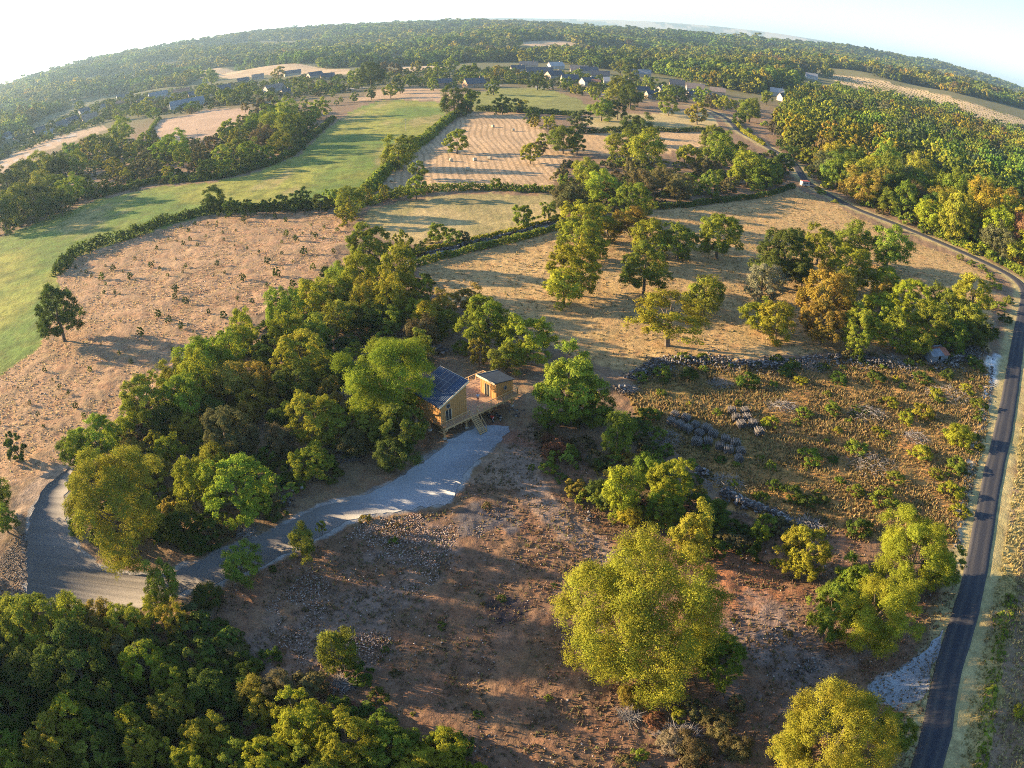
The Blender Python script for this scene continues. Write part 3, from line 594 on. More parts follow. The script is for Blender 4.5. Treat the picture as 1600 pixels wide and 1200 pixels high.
# labels: look, place and, for look-alikes, the order from the left
def finish_labels():
    from collections import defaultdict
    d = defaultdict(list)
    for o, look, where, u in ALL: d[(look, where)].append((u, o))
    words = ['', 'first', 'second', 'third', 'fourth', 'fifth', 'sixth', 'seventh', 'eighth', 'ninth', 'tenth', 'eleventh', 'twelfth', 'thirteenth', 'fourteenth', 'fifteenth', 'sixteenth', 'seventeenth', 'eighteenth', 'nineteenth', 'twentieth']
    for (look, where), l in d.items():
        l.sort(key=lambda t: t[0])
        for i, (u, o) in enumerate(l):
            if len(l) == 1: o['label'] = f'{look} {where}'
            else:
                nth = words[i + 1] if i < 20 else f'{i + 1}th'
                o['label'] = (f'{nth} from left, ' if i else 'leftmost ') + f'{look} {where}'

# ------------------------------------------------------------------ instanced woodland (far more than could be counted)
def variant_collection(name, metas):
    c = bpy.data.collections.new(name)
    for i, me in enumerate(metas):
        o = bpy.data.objects.new(f'{name}_{i}', me); c.objects.link(o)
    return c
def scatter(name, P, scl, rot, tint, pick, coll):
    me = bpy.data.meshes.new(name); me.vertices.add(len(P)); me.vertices.foreach_set('co', np.asarray(P, np.float32).ravel())
    for nm, ty, dat, fld in (('scl', 'FLOAT_VECTOR', scl, 'vector'), ('rot', 'FLOAT_VECTOR', rot, 'vector'), ('tint', 'FLOAT_COLOR', tint, 'color')):
        a = me.attributes.new(nm, ty, 'POINT'); dat = np.asarray(dat, np.float32)
        if ty == 'FLOAT_COLOR': dat = np.hstack([dat, np.ones((len(dat), 1), np.float32)])
        a.data.foreach_set(fld, dat.ravel())
    a = me.attributes.new('pick', 'INT', 'POINT'); a.data.foreach_set('value', np.asarray(pick, np.int32))
    o = link(name, me)
    ng = bpy.data.node_groups.new(name, 'GeometryNodeTree')
    ng.interface.new_socket('Geometry', in_out='INPUT', socket_type='NodeSocketGeometry'); ng.interface.new_socket('Geometry', in_out='OUTPUT', socket_type='NodeSocketGeometry')
    N = ng.nodes.new; L = ng.links.new
    gi = N('NodeGroupInput'); go = N('NodeGroupOutput'); ip = N('GeometryNodeInstanceOnPoints'); ci = N('GeometryNodeCollectionInfo')
    ci.inputs['Collection'].default_value = coll; ci.inputs['Separate Children'].default_value = True; ci.inputs['Reset Children'].default_value = True
    mp = N('GeometryNodeMeshToPoints'); L(gi.outputs[0], mp.inputs[0])
    L(mp.outputs[0], ip.inputs['Points']); L(ci.outputs[0], ip.inputs['Instance']); ip.inputs['Pick Instance'].default_value = True
    for nm, dt, sock in (('scl', 'FLOAT_VECTOR', 'Scale'), ('rot', 'FLOAT_VECTOR', 'Rotation'), ('pick', 'INT', 'Instance Index')):
        na_ = N('GeometryNodeInputNamedAttribute'); na_.data_type = dt; na_.inputs['Name'].default_value = nm
        if sock == 'Rotation':
            er = N('FunctionNodeEulerToRotation'); L(na_.outputs['Attribute'], er.inputs[0]); L(er.outputs[0], ip.inputs[sock])
        else: L(na_.outputs['Attribute'], ip.inputs[sock])
    L(ip.outputs[0], go.inputs[0])
    md_ = o.modifiers.new('scatter', 'NODES'); md_.node_group = ng
    return o
def inst_variants(name, n, nclump, nleaf, size, styles):
    return variant_collection(name, [crown_mesh(name, 900 + i + nclump, nclump, nleaf, size, styles[i % len(styles)], mat=M_LEAF_I)[0] for i in range(n)])
C_MID = inst_variants('woodland_near', 5, 30, 2600, .13, ['round', 'ragged'])
C_FAR = inst_variants('woodland_far', 4, 16, 520, .28, ['round', 'ragged'])
C_XF = inst_variants('woodland_distant', 3, 9, 130, .52, ['round'])
C_BUSH = inst_variants('undergrowth', 4, 16, 900, .2, ['bush'])
def jitter_points(x0, x1, y0, y1, step):
    xs, ys = np.meshgrid(np.arange(x0, x1, step), np.arange(y0, y1, step)); xs = xs + (np.arange(xs.shape[0]) % 2)[:, None] * step / 2
    return (xs + RNG.uniform(-.38, .38, xs.shape) * step).ravel(), (ys + RNG.uniform(-.38, .38, xs.shape) * step).ravel()
def rand_tints(n, weights, darken=1.0, xy=None):
    keys = list(weights); p = np.array([weights[k_] for k_ in keys], float); p /= p.sum()
    T = np.array([TINT[k_] for k_ in keys])[RNG.choice(len(keys), n, p=p)]
    T = T * RNG.uniform(.82, 1.2, (n, 1)) * RNG.uniform(.92, 1.08, (n, 3)) * darken
    return T
def woodland(name, label, x, y, rad, coll, nvar, weights, kz=.9):
    n = len(x); z = height(x, y); rad = rad * RNG.uniform(.65, 1.35, n); hz = rad * kz * RNG.uniform(.75, 1.5, n)
    P = np.stack([x, y, z + hz * .95], 1); s = np.stack([rad, rad, hz], 1)
    rot = np.stack([np.zeros(n), np.zeros(n), RNG.uniform(0, 6.28, n)], 1)
    T = rand_tints(n, weights) * (.62 + .76 * fbm(x / 70, y / 70, 71, 3))[:, None]; wv_ = (fbm(x / 150, y / 150, 72, 2) - .5)[:, None] * 1.1; T = T * (1 + wv_ * np.array([.7, 0, -.4]))
    o = scatter(name, P, s, rot, T, RNG.integers(0, nvar, n), coll)
    return tag(o, label, kind='stuff')
TREE_XY = np.array([[o.location.x, o.location.y] for o, *_ in ALL])
def clear_of(x, y, pts, d):
    keep = np.ones(len(x), bool)
    for i in range(0, len(pts)):
        keep &= (x - pts[i][0]) ** 2 + (y - pts[i][1]) ** 2 > d * d
    return keep
WR = poly((1243, 282), (1270, 292), (1300, 308), (1345, 330), (1400, 350), (1450, 372), (1510, 398), (1560, 418), (1640, 440), (1800, 460), (1800, 260), (1625, 226), (1600, 219), (1532, 207), (1487, 181), (1425, 172), (1375, 160), (1310, 149), (1250, 156), (1215, 188), (1222, 212), (1212, 236))
x, y = jitter_points(WR[:, 0].min(), WR[:, 0].max(), WR[:, 1].min(), WR[:, 1].max(), 8.6)
m = inside(WR, x, y) & (dist_line(ROADS[::2], x, y) > 8); x, y = x[m], y[m]
rr_ = np.hypot(x, y); nearw = np.argsort(rr_ + np.where(np.degrees(np.arctan2(x, y)) > 50, 9999, 0))[:150]
# nearest trees of this wood are individuals
def tree_at(x, y, Rm, tint, shape, where, group):
    D = math.sqrt(x * x + y * y + CAM_H ** 2); rp = Rm * FPX / D; z = h1(x, y); kz = {'o': .9, 't': 1.3, 'b': .7}[shape]; zc = kz * Rm + .3
    key = 'mid' if rp > 18 else 'small'
    me, tr, st = GEN.choice(LOD[key]); root = empty('woodland_tree', (x, y, z), GEN.uniform(0, 6.28))
    c = [t * GEN.uniform(.85, 1.15) for t in TINT[tint]]
    cr = link('crown', me, root, (0, 0, zc), None, (Rm, Rm * GEN.uniform(.9, 1.1), Rm * kz)); cr.color = (*c, 1)
    link('trunk', tr, root, (0, 0, zc), None, (Rm, Rm, zc / 1.12))
    tag(root, f'{TWORD[tint]} tree {where}', 'tree', group); return root
isn = np.zeros(len(x), bool); isn[nearw] = True
for i in nearw:
    tree_at(float(x[i]), float(y[i]), GEN.uniform(5.0, 7.6), GEN.choices('ygdonbr', [34, 40, 10, 6, 6, 6, 0.5])[0], GEN.choice('ooot'), 'in the mixed wood right of the lane', 'trees of the right wood')
woodland('woodland', 'mixed oak wood on the slope right of the lane', x[~isn], y[~isn], 6.4, C_MID, 5, dict(y=30, g=42, d=12, o=4, n=6, b=8))
# far woods
FOREST_EDGE = [survey(*p) for p in [(-40, 262), (0, 226), (60, 188), (120, 160), (200, 146), (290, 136), (330, 112), (470, 106), (545, 106), (600, 104), (700, 100), (790, 97), (860, 98), (920, 106), (1000, 112), (1060, 122), (1120, 138), (1180, 148), (1240, 138), (1290, 128), (1283, 108), (1340, 115), (1400, 127), (1450, 137), (1500, 150), (1560, 167), (1610, 184), (1660, 210)]]
fe_az = np.array([math.degrees(math.atan2(p[0], p[1])) for p in FOREST_EDGE]); fe_r = np.array([math.hypot(*p) for p in FOREST_EDGE])
fo = np.argsort(fe_az); fe_az, fe_r = fe_az[fo], fe_r[fo]
OPEN = [P for nme, P, c, mk in LAND[8:15]]
def forest_points(r0, r1, step, a=50):
    x, y = jitter_points(-r1, r1, 50, r1, step); r_ = np.hypot(x, y); a_ = np.degrees(np.arctan2(x, y))
    m = (r_ > r0) & (r_ < r1) & (abs(a_) < a) & (r_ > np.interp(a_, fe_az, fe_r)); x, y = x[m], y[m]
    for P in OPEN:
        k_ = ~inside(P, x, y); x, y = x[k_], y[k_]
    far = np.hypot(x, y) > 900; gap = fbm(x / 260, y / 90, 65, 2) > .60; k_ = ~(gap & far); return x[k_], y[k_]
x, y = forest_points(350, 1500, 10.5); woodland('woodland', 'dense green woods beyond the village', x, y, 7.2, C_FAR, 4, dict(y=22, g=48, d=22, n=3, o=1, b=7))
x, y = forest_points(1500, 2600, 15); woodland('woodland', 'hazy wooded hills in the middle distance', x, y, 10.5, C_XF, 3, dict(y=18, g=50, d=26, n=2, b=8), .75)
x, y = forest_points(2600, 5000, 26, 47); woodland('woodland', 'faint wooded ridges along the skyline', x, y, 18, C_XF, 3, dict(g=45, d=45, b=10), .55)
VY = LAND[14][1]; x, y = [a_.ravel() for a_ in np.meshgrid(np.arange(VY[:, 0].min(), VY[:, 0].max(), 12), np.arange(VY[:, 1].min(), VY[:, 1].max(), 9))]
m = inside(VY, x, y); x, y = x[m] + RNG.normal(size=m.sum()) * .5, y[m] + RNG.normal(size=m.sum()) * .5; n = len(x); r_ = 1.25 * RNG.uniform(.6, 1.3, n)
tag(scatter('planted_rows', np.stack([x, y, height(x, y) + r_ * .4], 1), np.stack([r_, r_, r_], 1), np.zeros((n, 3)), rand_tints(n, dict(g=50, b=50)), RNG.integers(0, 4, n), C_BUSH), 'rows of small planted trees on the pale slope', kind='stuff')
# hedgerow and garden scrub between village houses
VB = poly((0, 240), (60, 205), (160, 160), (290, 138), (420, 128), (520, 120), (640, 112), (800, 108), (900, 118), (1000, 128), (1100, 150), (1180, 165), (1180, 185), (1060, 158), (980, 160), (900, 148), (800, 130), (700, 136), (600, 132), (520, 150), (400, 160), (300, 178), (200, 182), (90, 215), (0, 252))
x, y = jitter_points(VB[:, 0].min(), VB[:, 0].max(), VB[:, 1].min(), VB[:, 1].max(), 13); m = inside(VB, x, y); x, y = x[m], y[m]
keep_village = (x, y)
# undergrowth below the near woods
def undergrowth(name, label, P, step, rad, weights, frac=1.0, hole=None):
    x, y = jitter_points(P[:, 0].min(), P[:, 0].max(), P[:, 1].min(), P[:, 1].max(), step)
    m = inside(P, x, y) & ~inside(DRIVE, x, y) & (RNG.random(len(x)) < frac) & (dist_line(list(DRIVE) + [DRIVE[0]], x, y) > 1.8) & (dist_line(ROADS[::3], x, y) > 4)
    m &= np.hypot(x + 5, y - 97) > 11
    x, y = x[m], y[m]; n = len(x); r_ = rad * RNG.uniform(.6, 1.35, n)
    P3 = np.stack([x, y, height(x, y) + r_ * .15], 1); s = np.stack([r_, r_, r_ * RNG.uniform(.6, 1.1, n)], 1)
    return tag(scatter(name, P3, s, np.stack([np.zeros(n), np.zeros(n), RNG.uniform(0, 6.28, n)], 1), rand_tints(n, weights), RNG.integers(0, 4, n), C_BUSH), label, kind='stuff')
undergrowth('undergrowth', 'brown and green undergrowth below the oak belt', poly((108, 716), (170, 680), (240, 630), (300, 565), (380, 515), (440, 470), (530, 420), (640, 420), (700, 470), (700, 560), (690, 640), (640, 700), (540, 740), (420, 800), (300, 860), (180, 880), (120, 840), (108, 760)), 3.4, 1.9, dict(g=42, d=32, n=14, o=4, r=1), .62)
undergrowth('undergrowth', 'dark undergrowth of the bottom left wood', poly((-80, 930), (0, 960), (120, 965), (240, 960), (330, 990), (420, 1060), (520, 1110), (700, 1170), (760, 1230), (-120, 1230)), 3.0, 2.2, dict(g=35, d=45, n=12), .85)
undergrowth('undergrowth', 'shrubby undergrowth along the right wood edge', WR, 6.5, 2.6, dict(y=15, g=35, d=25, n=18, o=5), .55)
undergrowth('undergrowth', 'tangled undergrowth right of the cabin', poly((845, 650), (900, 640), (980, 640), (1060, 720), (1140, 790), (1240, 830), (1180, 870), (1080, 850), (960, 810), (880, 760), (850, 700)), 2.6, 1.5, dict(g=30, d=35, n=25, r=4, o=5), .55)
undergrowth('undergrowth', 'scrub below the left copse', poly((0, 372), (60, 345), (150, 312), (235, 292), (330, 284), (400, 268), (470, 240), (505, 205), (480, 165), (400, 175), (340, 215), (250, 228), (160, 215), (60, 255), (0, 275)), 6.5, 2.7, dict(g=30, d=38, n=24, r=2, b=8), .6)
undergrowth('undergrowth', 'shrubs and grass of the middle grove', poly((865, 300), (880, 258), (990, 252), (1080, 262), (1200, 240), (1245, 262), (1225, 290), (1130, 310), (1020, 325), (960, 335), (890, 345)), 5.5, 2.2, dict(g=30, d=30, n=30, y=8), .5)
undergrowth('undergrowth', 'low scrub plants spread over the dry plot', LAND[15][1], 3.2, .7, dict(g=35, d=30, y=10, n=25), .22)
undergrowth('undergrowth', 'brambles growing over the long rubble bank', poly((975, 600), (1010, 574), (1060, 560), (1200, 566), (1330, 556), (1480, 556), (1535, 535), (1545, 552), (1490, 582), (1330, 574), (1200, 584), (1060, 576), (1012, 592), (985, 616)), 2.4, 1.1, dict(g=35, d=45, n=20), .38)
undergrowth('undergrowth', 'small weeds over the stony clearing', LAND[16][1], 3.4, .42, dict(g=35, d=35, n=30), .16)
x, y = keep_village; n = len(x); r_ = 3.3 * RNG.uniform(.5, 1.4, n)
tag(scatter('undergrowth', np.stack([x, y, height(x, y) + r_ * .3], 1), np.stack([r_, r_, r_ * .9], 1), np.zeros((n, 3)), rand_tints(n, dict(g=40, d=40, y=10, n=8)), RNG.integers(0, 4, n), C_BUSH), 'garden shrubs between the village houses', kind='stuff')

# ------------------------------------------------------------------ hedges
def hedge(label, pts, hw, ht, tint, dens=9):
    L = smooth_line([survey(*p) for p in pts], 1.0); n = int(len(L) * dens * 6)
    g = RNG; t = g.random(n) * (len(L) - 1); i = t.astype(int); f = (t - i)[:, None]; base = L[i] * (1 - f) + L[np.minimum(i + 1, len(L) - 1)] * f
    hh = ht * (.55 + .9 * fbm(t / 4.5, t * 0, 3, 3)); a = g.uniform(0, math.pi, n); off = np.cos(a) * hw * (.6 + .8 * vnoise(t / 3, t * 0 + 5, 2)) * g.uniform(.5, 1.05, n)
    d = np.gradient(L, axis=0)[i]; d /= np.linalg.norm(d, axis=1)[:, None]
    P = np.stack([base[:, 0] + d[:, 1] * off, base[:, 1] - d[:, 0] * off, height(base[:, 0], base[:, 1]) + np.sin(a) * hh * g.uniform(.5, 1.05, n)], 1)
    nn = g.normal(size=(n, 3)) + np.stack([np.cos(a) * d[:, 1], -np.cos(a) * d[:, 0], np.sin(a)], 1) * 1.1; nn /= np.linalg.norm(nn, axis=1)[:, None]
    tt = np.cross(nn, g.normal(size=(n, 3))); tt /= np.linalg.norm(tt, axis=1)[:, None]; bb = np.cross(nn, tt); s = (.34 * g.uniform(.6, 1.4, n) * max(1, hw / 1.6))[:, None]
    V = np.stack([P - tt * s, P - bb * s * .7, P + tt * s, P + bb * s * .7], 1).reshape(-1, 3)
    lv = .5 * g.random(n) + .5 * vnoise(t / 2.2, t * 0, 8)
    o = link('hedge', mesh_np('hedge', V, np.arange(4 * n).reshape(-1, 4), [M_LEAF], {'leafvar': np.repeat(np.stack([lv, g.random(n), lv * 0], 1), 4, 0)}))
    o.color = (*TINT[tint], 1); tag(o, label, 'hedge', 'hedges between the fields'); return o
hedge('dark hedge between the long meadow and the sapling field', [(88, 432), (112, 404), (160, 384), (210, 370), (245, 354), (300, 340), (345, 331), (420, 328), (500, 326), (560, 312)], 2.2, 3.4, 'd')
hedge('winding green hedge between the meadow and the stubble field', [(572, 304), (590, 284), (612, 262), (640, 236), (668, 216), (700, 188), (722, 174)], 3.0, 3.6, 'g')
hedge('hedge along the near end of the stubble field', [(572, 322), (610, 308), (650, 302), (700, 298), (760, 296), (810, 298), (868, 300)], 1.8, 2.4, 'g')
hedge('low hedge on the near side of the walled track', [(640, 418), (690, 404), (740, 392), (800, 378), (850, 364), (884, 352)], 1.1, 1.7, 'g')
hedge('low hedge on the far side of the walled track', [(632, 402), (690, 388), (740, 378), (800, 364), (850, 350), (880, 342)], .9, 1.3, 'y')
hedge('hedge sweeping across the top of the sunny field', [(1020, 326), (1060, 324), (1110, 318), (1160, 312), (1205, 304), (1240, 292)], 1.2, 1.8, 'd')
hedge('hedge along the upper edge of the stubble field', [(745, 173), (800, 175), (860, 178), (905, 182)], 2.4, 3.4, 'd')
hedge('long low hedge between the two upper straw fields', [(905, 209), (960, 206), (1010, 204), (1060, 206), (1112, 204)], 1.8, 2.6, 'd')
hedge('hedge behind the green pasture in front of the stone houses', [(790, 130), (830, 132), (862, 134)], 2.4, 3.2, 'g')
hedge('hedge at the left village field', [(250, 186), (240, 196), (232, 214), (250, 224)], 1.8, 2.6, 'g')
hedge('clipped bright hedge beside the lane near the village', [(1148, 190), (1160, 205), (1175, 216), (1195, 228)], 1.3, 2.2, 'y')
hedge('scrubby hedge along the lane below the orchard slope', [(1455, 364), (1500, 384), (1540, 400), (1580, 420), (1612, 440)], 2.0, 2.4, 'g')
hedge('dark hedge between copse and long meadow', [(160, 306), (235, 288), (330, 280), (400, 264), (450, 244), (490, 212), (520, 186)], 2.4, 2.6, 'd')
hedge('scrubby green strip on the far side of the asphalt lane', [(1580, 930), (1560, 1010), (1548, 1090), (1535, 1180), (1530, 1230)], 1.3, .45, 'g', 2)

# ------------------------------------------------------------------ stones
def stone_mesh_arrays(P, s, g):
    """irregular eight-cornered stones"""
    n = len(P); c = np.array([[-1, -1, -1], [1, -1, -1], [1, 1, -1], [-1, 1, -1], [-1, -1, 1], [1, -1, 1], [1, 1, 1], [-1, 1, 1]], float)
    V = c[None] * g.uniform(.55, 1.1, (n, 8, 3)) * (s[:, None] * g.uniform(.5, 1.2, (n, 3)) * np.array([1, 1, .6]))[:, None, :]
    a = g.uniform(0, 6.28, n); ca, sa = np.cos(a)[:, None], np.sin(a)[:, None]
    X = V[..., 0] * ca - V[..., 1] * sa; Y = V[..., 0] * sa + V[..., 1] * ca; V = np.stack([X, Y, V[..., 2]], -1) + P[:, None, :]
    f = np.array([(3, 2, 1, 0), (4, 5, 6, 7), (0, 1, 5, 4), (1, 2, 6, 5), (2, 3, 7, 6), (3, 0, 4, 7)])
    return V.reshape(-1, 3), (f[None] + (np.arange(n) * 8)[:, None, None]).reshape(-1, 4)
def stone_material(name, c1, c2):
    m, n, N, L = new_mat(name)
    out = N('ShaderNodeOutputMaterial'); b = N('ShaderNodeBsdfDiffuse'); L(b.outputs[0], out.inputs[0])
    a = N('ShaderNodeAttribute'); a.attribute_name = 'shade'; mx = N('ShaderNodeMix'); mx.data_type = 'RGBA'; L(a.outputs['Fac'], mx.inputs[0])
    mx.inputs[6].default_value = (*c1, 1); mx.inputs[7].default_value = (*c2, 1); L(mx.outputs[2], b.inputs[0]); return m
M_RUBBLE = stone_material('rubble', (.062, .054, .052), (.28, .265, .255)); M_RED = stone_material('field_stones', (.17, .115, .09), (.48, .40, .35))
def stones(name, P, s, mat, label, cat=None, group=None, kind=None, power=1.5, bed=None):
    V, F = stone_mesh_arrays(P, s, RNG); sh = np.repeat(RNG.random(len(P)) ** (power * 1.5), 8)
    o = link(name, mesh_np(name, V, F, [mat], {'shade': sh})); return tag(o, label, cat, group, kind)
def bank(label, pts, hw, ht, n, smin=.12, smax=.38, cat='stone wall', name='stone_bank'):
    L = smooth_line([survey(*p) for p in pts], 1.0); t = RNG.random(n) * (len(L) - 1); i = t.astype(int); f = (t - i)[:, None]
    b = L[i] * (1 - f) + L[np.minimum(i + 1, len(L) - 1)] * f; d = np.gradient(L, axis=0)[i]; d /= np.linalg.norm(d, axis=1)[:, None]
    ok_ = vnoise(t / 2.2, t * 0, 14) + .35 * vnoise(t / .7, t * 0, 15) > RNG.uniform(.25, .62, n); t, b, d = t[ok_], b[ok_], d[ok_]; n = len(t)
    off = RNG.normal(size=n) * hw * (.3 + .5 * vnoise(t / 5, t * 0, 19)); z = ht * np.exp(-(off / hw) ** 2 * 2) * (.55 + .8 * vnoise(t / 3, t * 0, 4)) * RNG.uniform(.55, 1, n)
    P = np.stack([b[:, 0] + d[:, 1] * off, b[:, 1] - d[:, 0] * off, height(b[:, 0], b[:, 1]) + z], 1)
    root = empty(name, (*L[len(L) // 2], 0)); tag(root, label, cat, 'dry stone walls and banks')
    o = stones('stones', P, RNG.uniform(smin, smax, n), M_RUBBLE, None, kind='stuff'); o.parent = root; o.location = -root.location; return root
bank('long grey rubble bank along the far side of the scrub plot', [(965, 618), (985, 596), (1010, 580), (1060, 566), (1130, 568), (1200, 574), (1270, 566), (1330, 562), (1400, 572), (1470, 572), (1530, 545)], 2.8, 1.0, 4200, .08, .30)
bank('low collapsed stone wall on the near side of the scrub plot', [(1090, 735), (1120, 760), (1160, 786), (1200, 800), (1245, 826)], 1.5, .8, 1200, .08, .28)
bank('grey stone heap beside the drive below the oaks', [(432, 795), (450, 776), (476, 764)], 1.6, 1.0, 600, .1, .3, 'stone heap', 'stone_heap')
bank('pale stone heap behind the timber cabin', [(672, 548), (690, 551), (706, 556)], 1.3, 1.1, 420, .2, .6, 'stone heap', 'stone_heap')
bank('scattered stones on the ground right of the motorcycles', [(800, 650), (815, 640), (826, 655)], 2.2, .1, 200, .06, .2, 'stone heap', 'stone_heap')
bank('field wall on the near side of the walled track', [(640, 414), (690, 400), (740, 388), (800, 374), (850, 360), (884, 350)], .7, .9, 900)
bank('field wall on the far side of the walled track', [(632, 405), (690, 392), (740, 380), (800, 367), (850, 353), (880, 345)], .7, .9, 900)
bank('short stone row at the edge of the dirt yard', [(915, 800), (935, 824), (960, 832)], .9, .3, 110, .08, .26)
bank('stones strewn on red earth near the lower right trees', [(1200, 985), (1240, 1010), (1270, 1050)], 4.4, .12, 420, .05, .18, 'stone heap', 'stone_heap')
bank('white stone edge left of the asphalt lane', [(1552, 560), (1544, 620), (1528, 700), (1512, 770), (1498, 850), (1488, 890)], .8, .12, 1300, .05, .16)
def scatter_on(P, n, lim=None):
    out = np.zeros((0, 2))
    while len(out) < n:
        c = RNG.uniform(P.min(0), P.max(0), (n * 3, 2)); c = c[inside(P, c[:, 0], c[:, 1])]
        if lim is not None: c = c[lim(c[:, 0], c[:, 1])]
        out = np.concatenate([out, c])
    return out[:n]
CL = LAND[16][1]; notd = lambda x, y: ~inside(DRIVE, x, y) & (dist_line(list(DRIVE) + [DRIVE[0]], x, y) > 1)
p = scatter_on(poly((560, 820), (700, 790), (760, 830), (690, 900), (640, 1000), (560, 1050), (430, 1040), (380, 980), (470, 900)), 5200, lambda x, y: notd(x, y) & (fbm(x / 5, y / 5, 91, 3) > .47))
stones('loose_stones', np.c_[p, np.full(len(p), .05)], RNG.uniform(.03, .10, len(p)), M_RED, 'pinkish loose stones spread over the shaded clearing', kind='stuff', power=1.2)
p = scatter_on(CL, 3500, notd); stones('loose_stones', np.c_[p, np.full(len(p), .03)], RNG.uniform(.03, .12, len(p)), M_RED, 'thin scatter of stones over the clearing', kind='stuff')
p = scatter_on(LAND[1][1], 3000); stones('loose_stones', np.c_[p, height(p[:, 0], p[:, 1]) + .05], RNG.uniform(.05, .2, len(p)), M_RED, 'loose stones in the brown sapling field', kind='stuff')
p = scatter_on(poly((0, 870), (20, 840), (45, 830), (42, 930), (0, 960)), 700); stones('loose_stones', np.c_[p, np.full(len(p), .06)], RNG.uniform(.04, .13, len(p)), M_RUBBLE, 'rough stones left of the drive bend', kind='stuff')

# dry grass tufts that catch the low sun
def tuft_material():
    m, n, N, L = new_mat('dry_grass'); out = N('ShaderNodeOutputMaterial'); a = N('ShaderNodeAttribute'); a.attribute_name = 'cover'
    df = N('ShaderNodeBsdfDiffuse'); tr = N('ShaderNodeBsdfTranslucent'); mx = N('ShaderNodeMixShader'); mx.inputs[0].default_value = .5
    for q_ in (df, tr): L(a.outputs['Color'], q_.inputs[0])
    L(df.outputs[0], mx.inputs[1]); L(tr.outputs[0], mx.inputs[2]); L(mx.outputs[0], out.inputs[0]); return m
M_TUFT = tuft_material()
def grass(label, P, n, hgt, wid, cols, lim=None):
    p = scatter_on(P, n, lim); p = np.repeat(p, 3, 0) + RNG.normal(size=(n * 3, 2)) * wid * .8; k_ = len(p); a = RNG.uniform(0, 3.14, k_)
    w_ = wid * RNG.uniform(.5, 1.3, k_); h_ = hgt * RNG.uniform(.4, 1.4, k_); z = height(p[:, 0], p[:, 1]) - .05
    A = np.stack([p[:, 0] - np.cos(a) * w_, p[:, 1] - np.sin(a) * w_, z], 1); B = np.stack([p[:, 0] + np.cos(a) * w_, p[:, 1] + np.sin(a) * w_, z], 1)
    C = np.stack([p[:, 0] + RNG.normal(size=k_) * w_, p[:, 1] + RNG.normal(size=k_) * w_, z + h_], 1)
    c = np.array(cols)[RNG.integers(0, len(cols), k_)] * RNG.uniform(.7, 1.25, (k_, 1)) * (.8 + .5 * fbm(p[:, 0] / 6, p[:, 1] / 6, 12, 2))[:, None]
    o = link('dry_grass', mesh_np('dry_grass', np.stack([A, B, C], 1).reshape(-1, 3), np.arange(3 * k_).reshape(-1, 3), [M_TUFT], {'cover': np.repeat(c, 3, 0)}))
    return tag(o, label, kind='stuff')
grass('tall dry golden grass of the scrub plot', LAND[15][1], 16000, .5, .20, [(.34, .23, .10), (.30, .20, .09), (.24, .18, .08), (.16, .15, .06)])
grass('short dry grass of the stony clearing', CL, 14000, .28, .15, [(.22, .15, .10), (.27, .18, .11), (.15, .11, .07), (.14, .14, .06)], notd)
grass('dry tufts in the brown sapling field', LAND[1][1], 14000, .26, .13, [(.38, .26, .17), (.30, .20, .13), (.42, .32, .18), (.24, .22, .10)])
grass('tufts of dry grass in the sunny field', LAND[4][1], 9000, .3, .22, [(.36, .28, .15), (.30, .22, .11), (.22, .20, .09)])
grass('yellow verge grass beside the asphalt lane', LAND[17][1], 9000, .4, .16, [(.42, .34, .16), (.36, .30, .14), (.26, .24, .10)], lambda x, y: dist_line(ROADS[::2], x, y) > 2.1)

# ------------------------------------------------------------------ brush piles and dead bushes
def brush(label, u, v, ru, n=260, flat=.35, name='brush_pile'):
    x, y = survey(u, v); D = math.hypot(x, y, CAM_H); Rm = ru * D / FPX; m_ = MB(); g = random.Random(int(u * 7 + v))
    for _ in range(n):
        a = g.uniform(0, 6.28); q_ = Rm * math.sqrt(g.random()); px_, py_ = math.cos(a) * q_, math.sin(a) * q_ * .7; top = Rm * flat * (1 - (q_ / Rm) ** 2) + .15
        z = g.uniform(.05, top); b = g.uniform(0, 6.28); l = g.uniform(.5, 1.5); e = (px_ + math.cos(b) * l, py_ + math.sin(b) * l, max(.05, z + g.uniform(-.3, .45)))
        m_.tube((px_, py_, z), e, g.uniform(.015, .05), .008, 3, False)
    root = empty(name, (x, y, 0)); tag(root, label, 'brush pile', 'heaps of cut branches'); m_.build('twigs', M_TWIG, root)['kind'] = 'stuff'
for a in [('low grey brush heap left of the rear log stacks', 1222, 637, 25), ('pale brush heap catching the sun near the lane', 1480, 620, 42), ('grey brush heap behind the sunny scrub', 1355, 648, 34), ('wide grey brush heap in mid plot', 1360, 728, 44),
          ('small pale brush heap right of centre plot', 1430, 686, 24), ('brush heap below the rubble bank', 1125, 600, 22), ('long grey brush heap left of the log stacks', 1035, 688, 36), ('brush heap along the near wall', 1130, 758, 34), ('brush heap at the wall end by the shrubs', 1260, 822, 24),
          ('brush in the shade below the wall', 1115, 835, 26), ('brush beside the ruined shed', 1275, 575, 22), ('grey branches under the right shed trees', 1390, 566, 30), ('twigs at the left end of the rubble bank', 978, 610, 18), ('dry branches between the lower shrubs', 1060, 1150, 34), ('dry branches left of the dead shrub', 985, 1120, 14),
          ('dead branches under the young tree', 535, 1070, 16), ('branches beside the drive below the oak', 385, 832, 16), ('brush below the grey oak', 545, 715, 18), ('branches at the foot of the bend trees', 320, 985, 20)]: brush(*a)

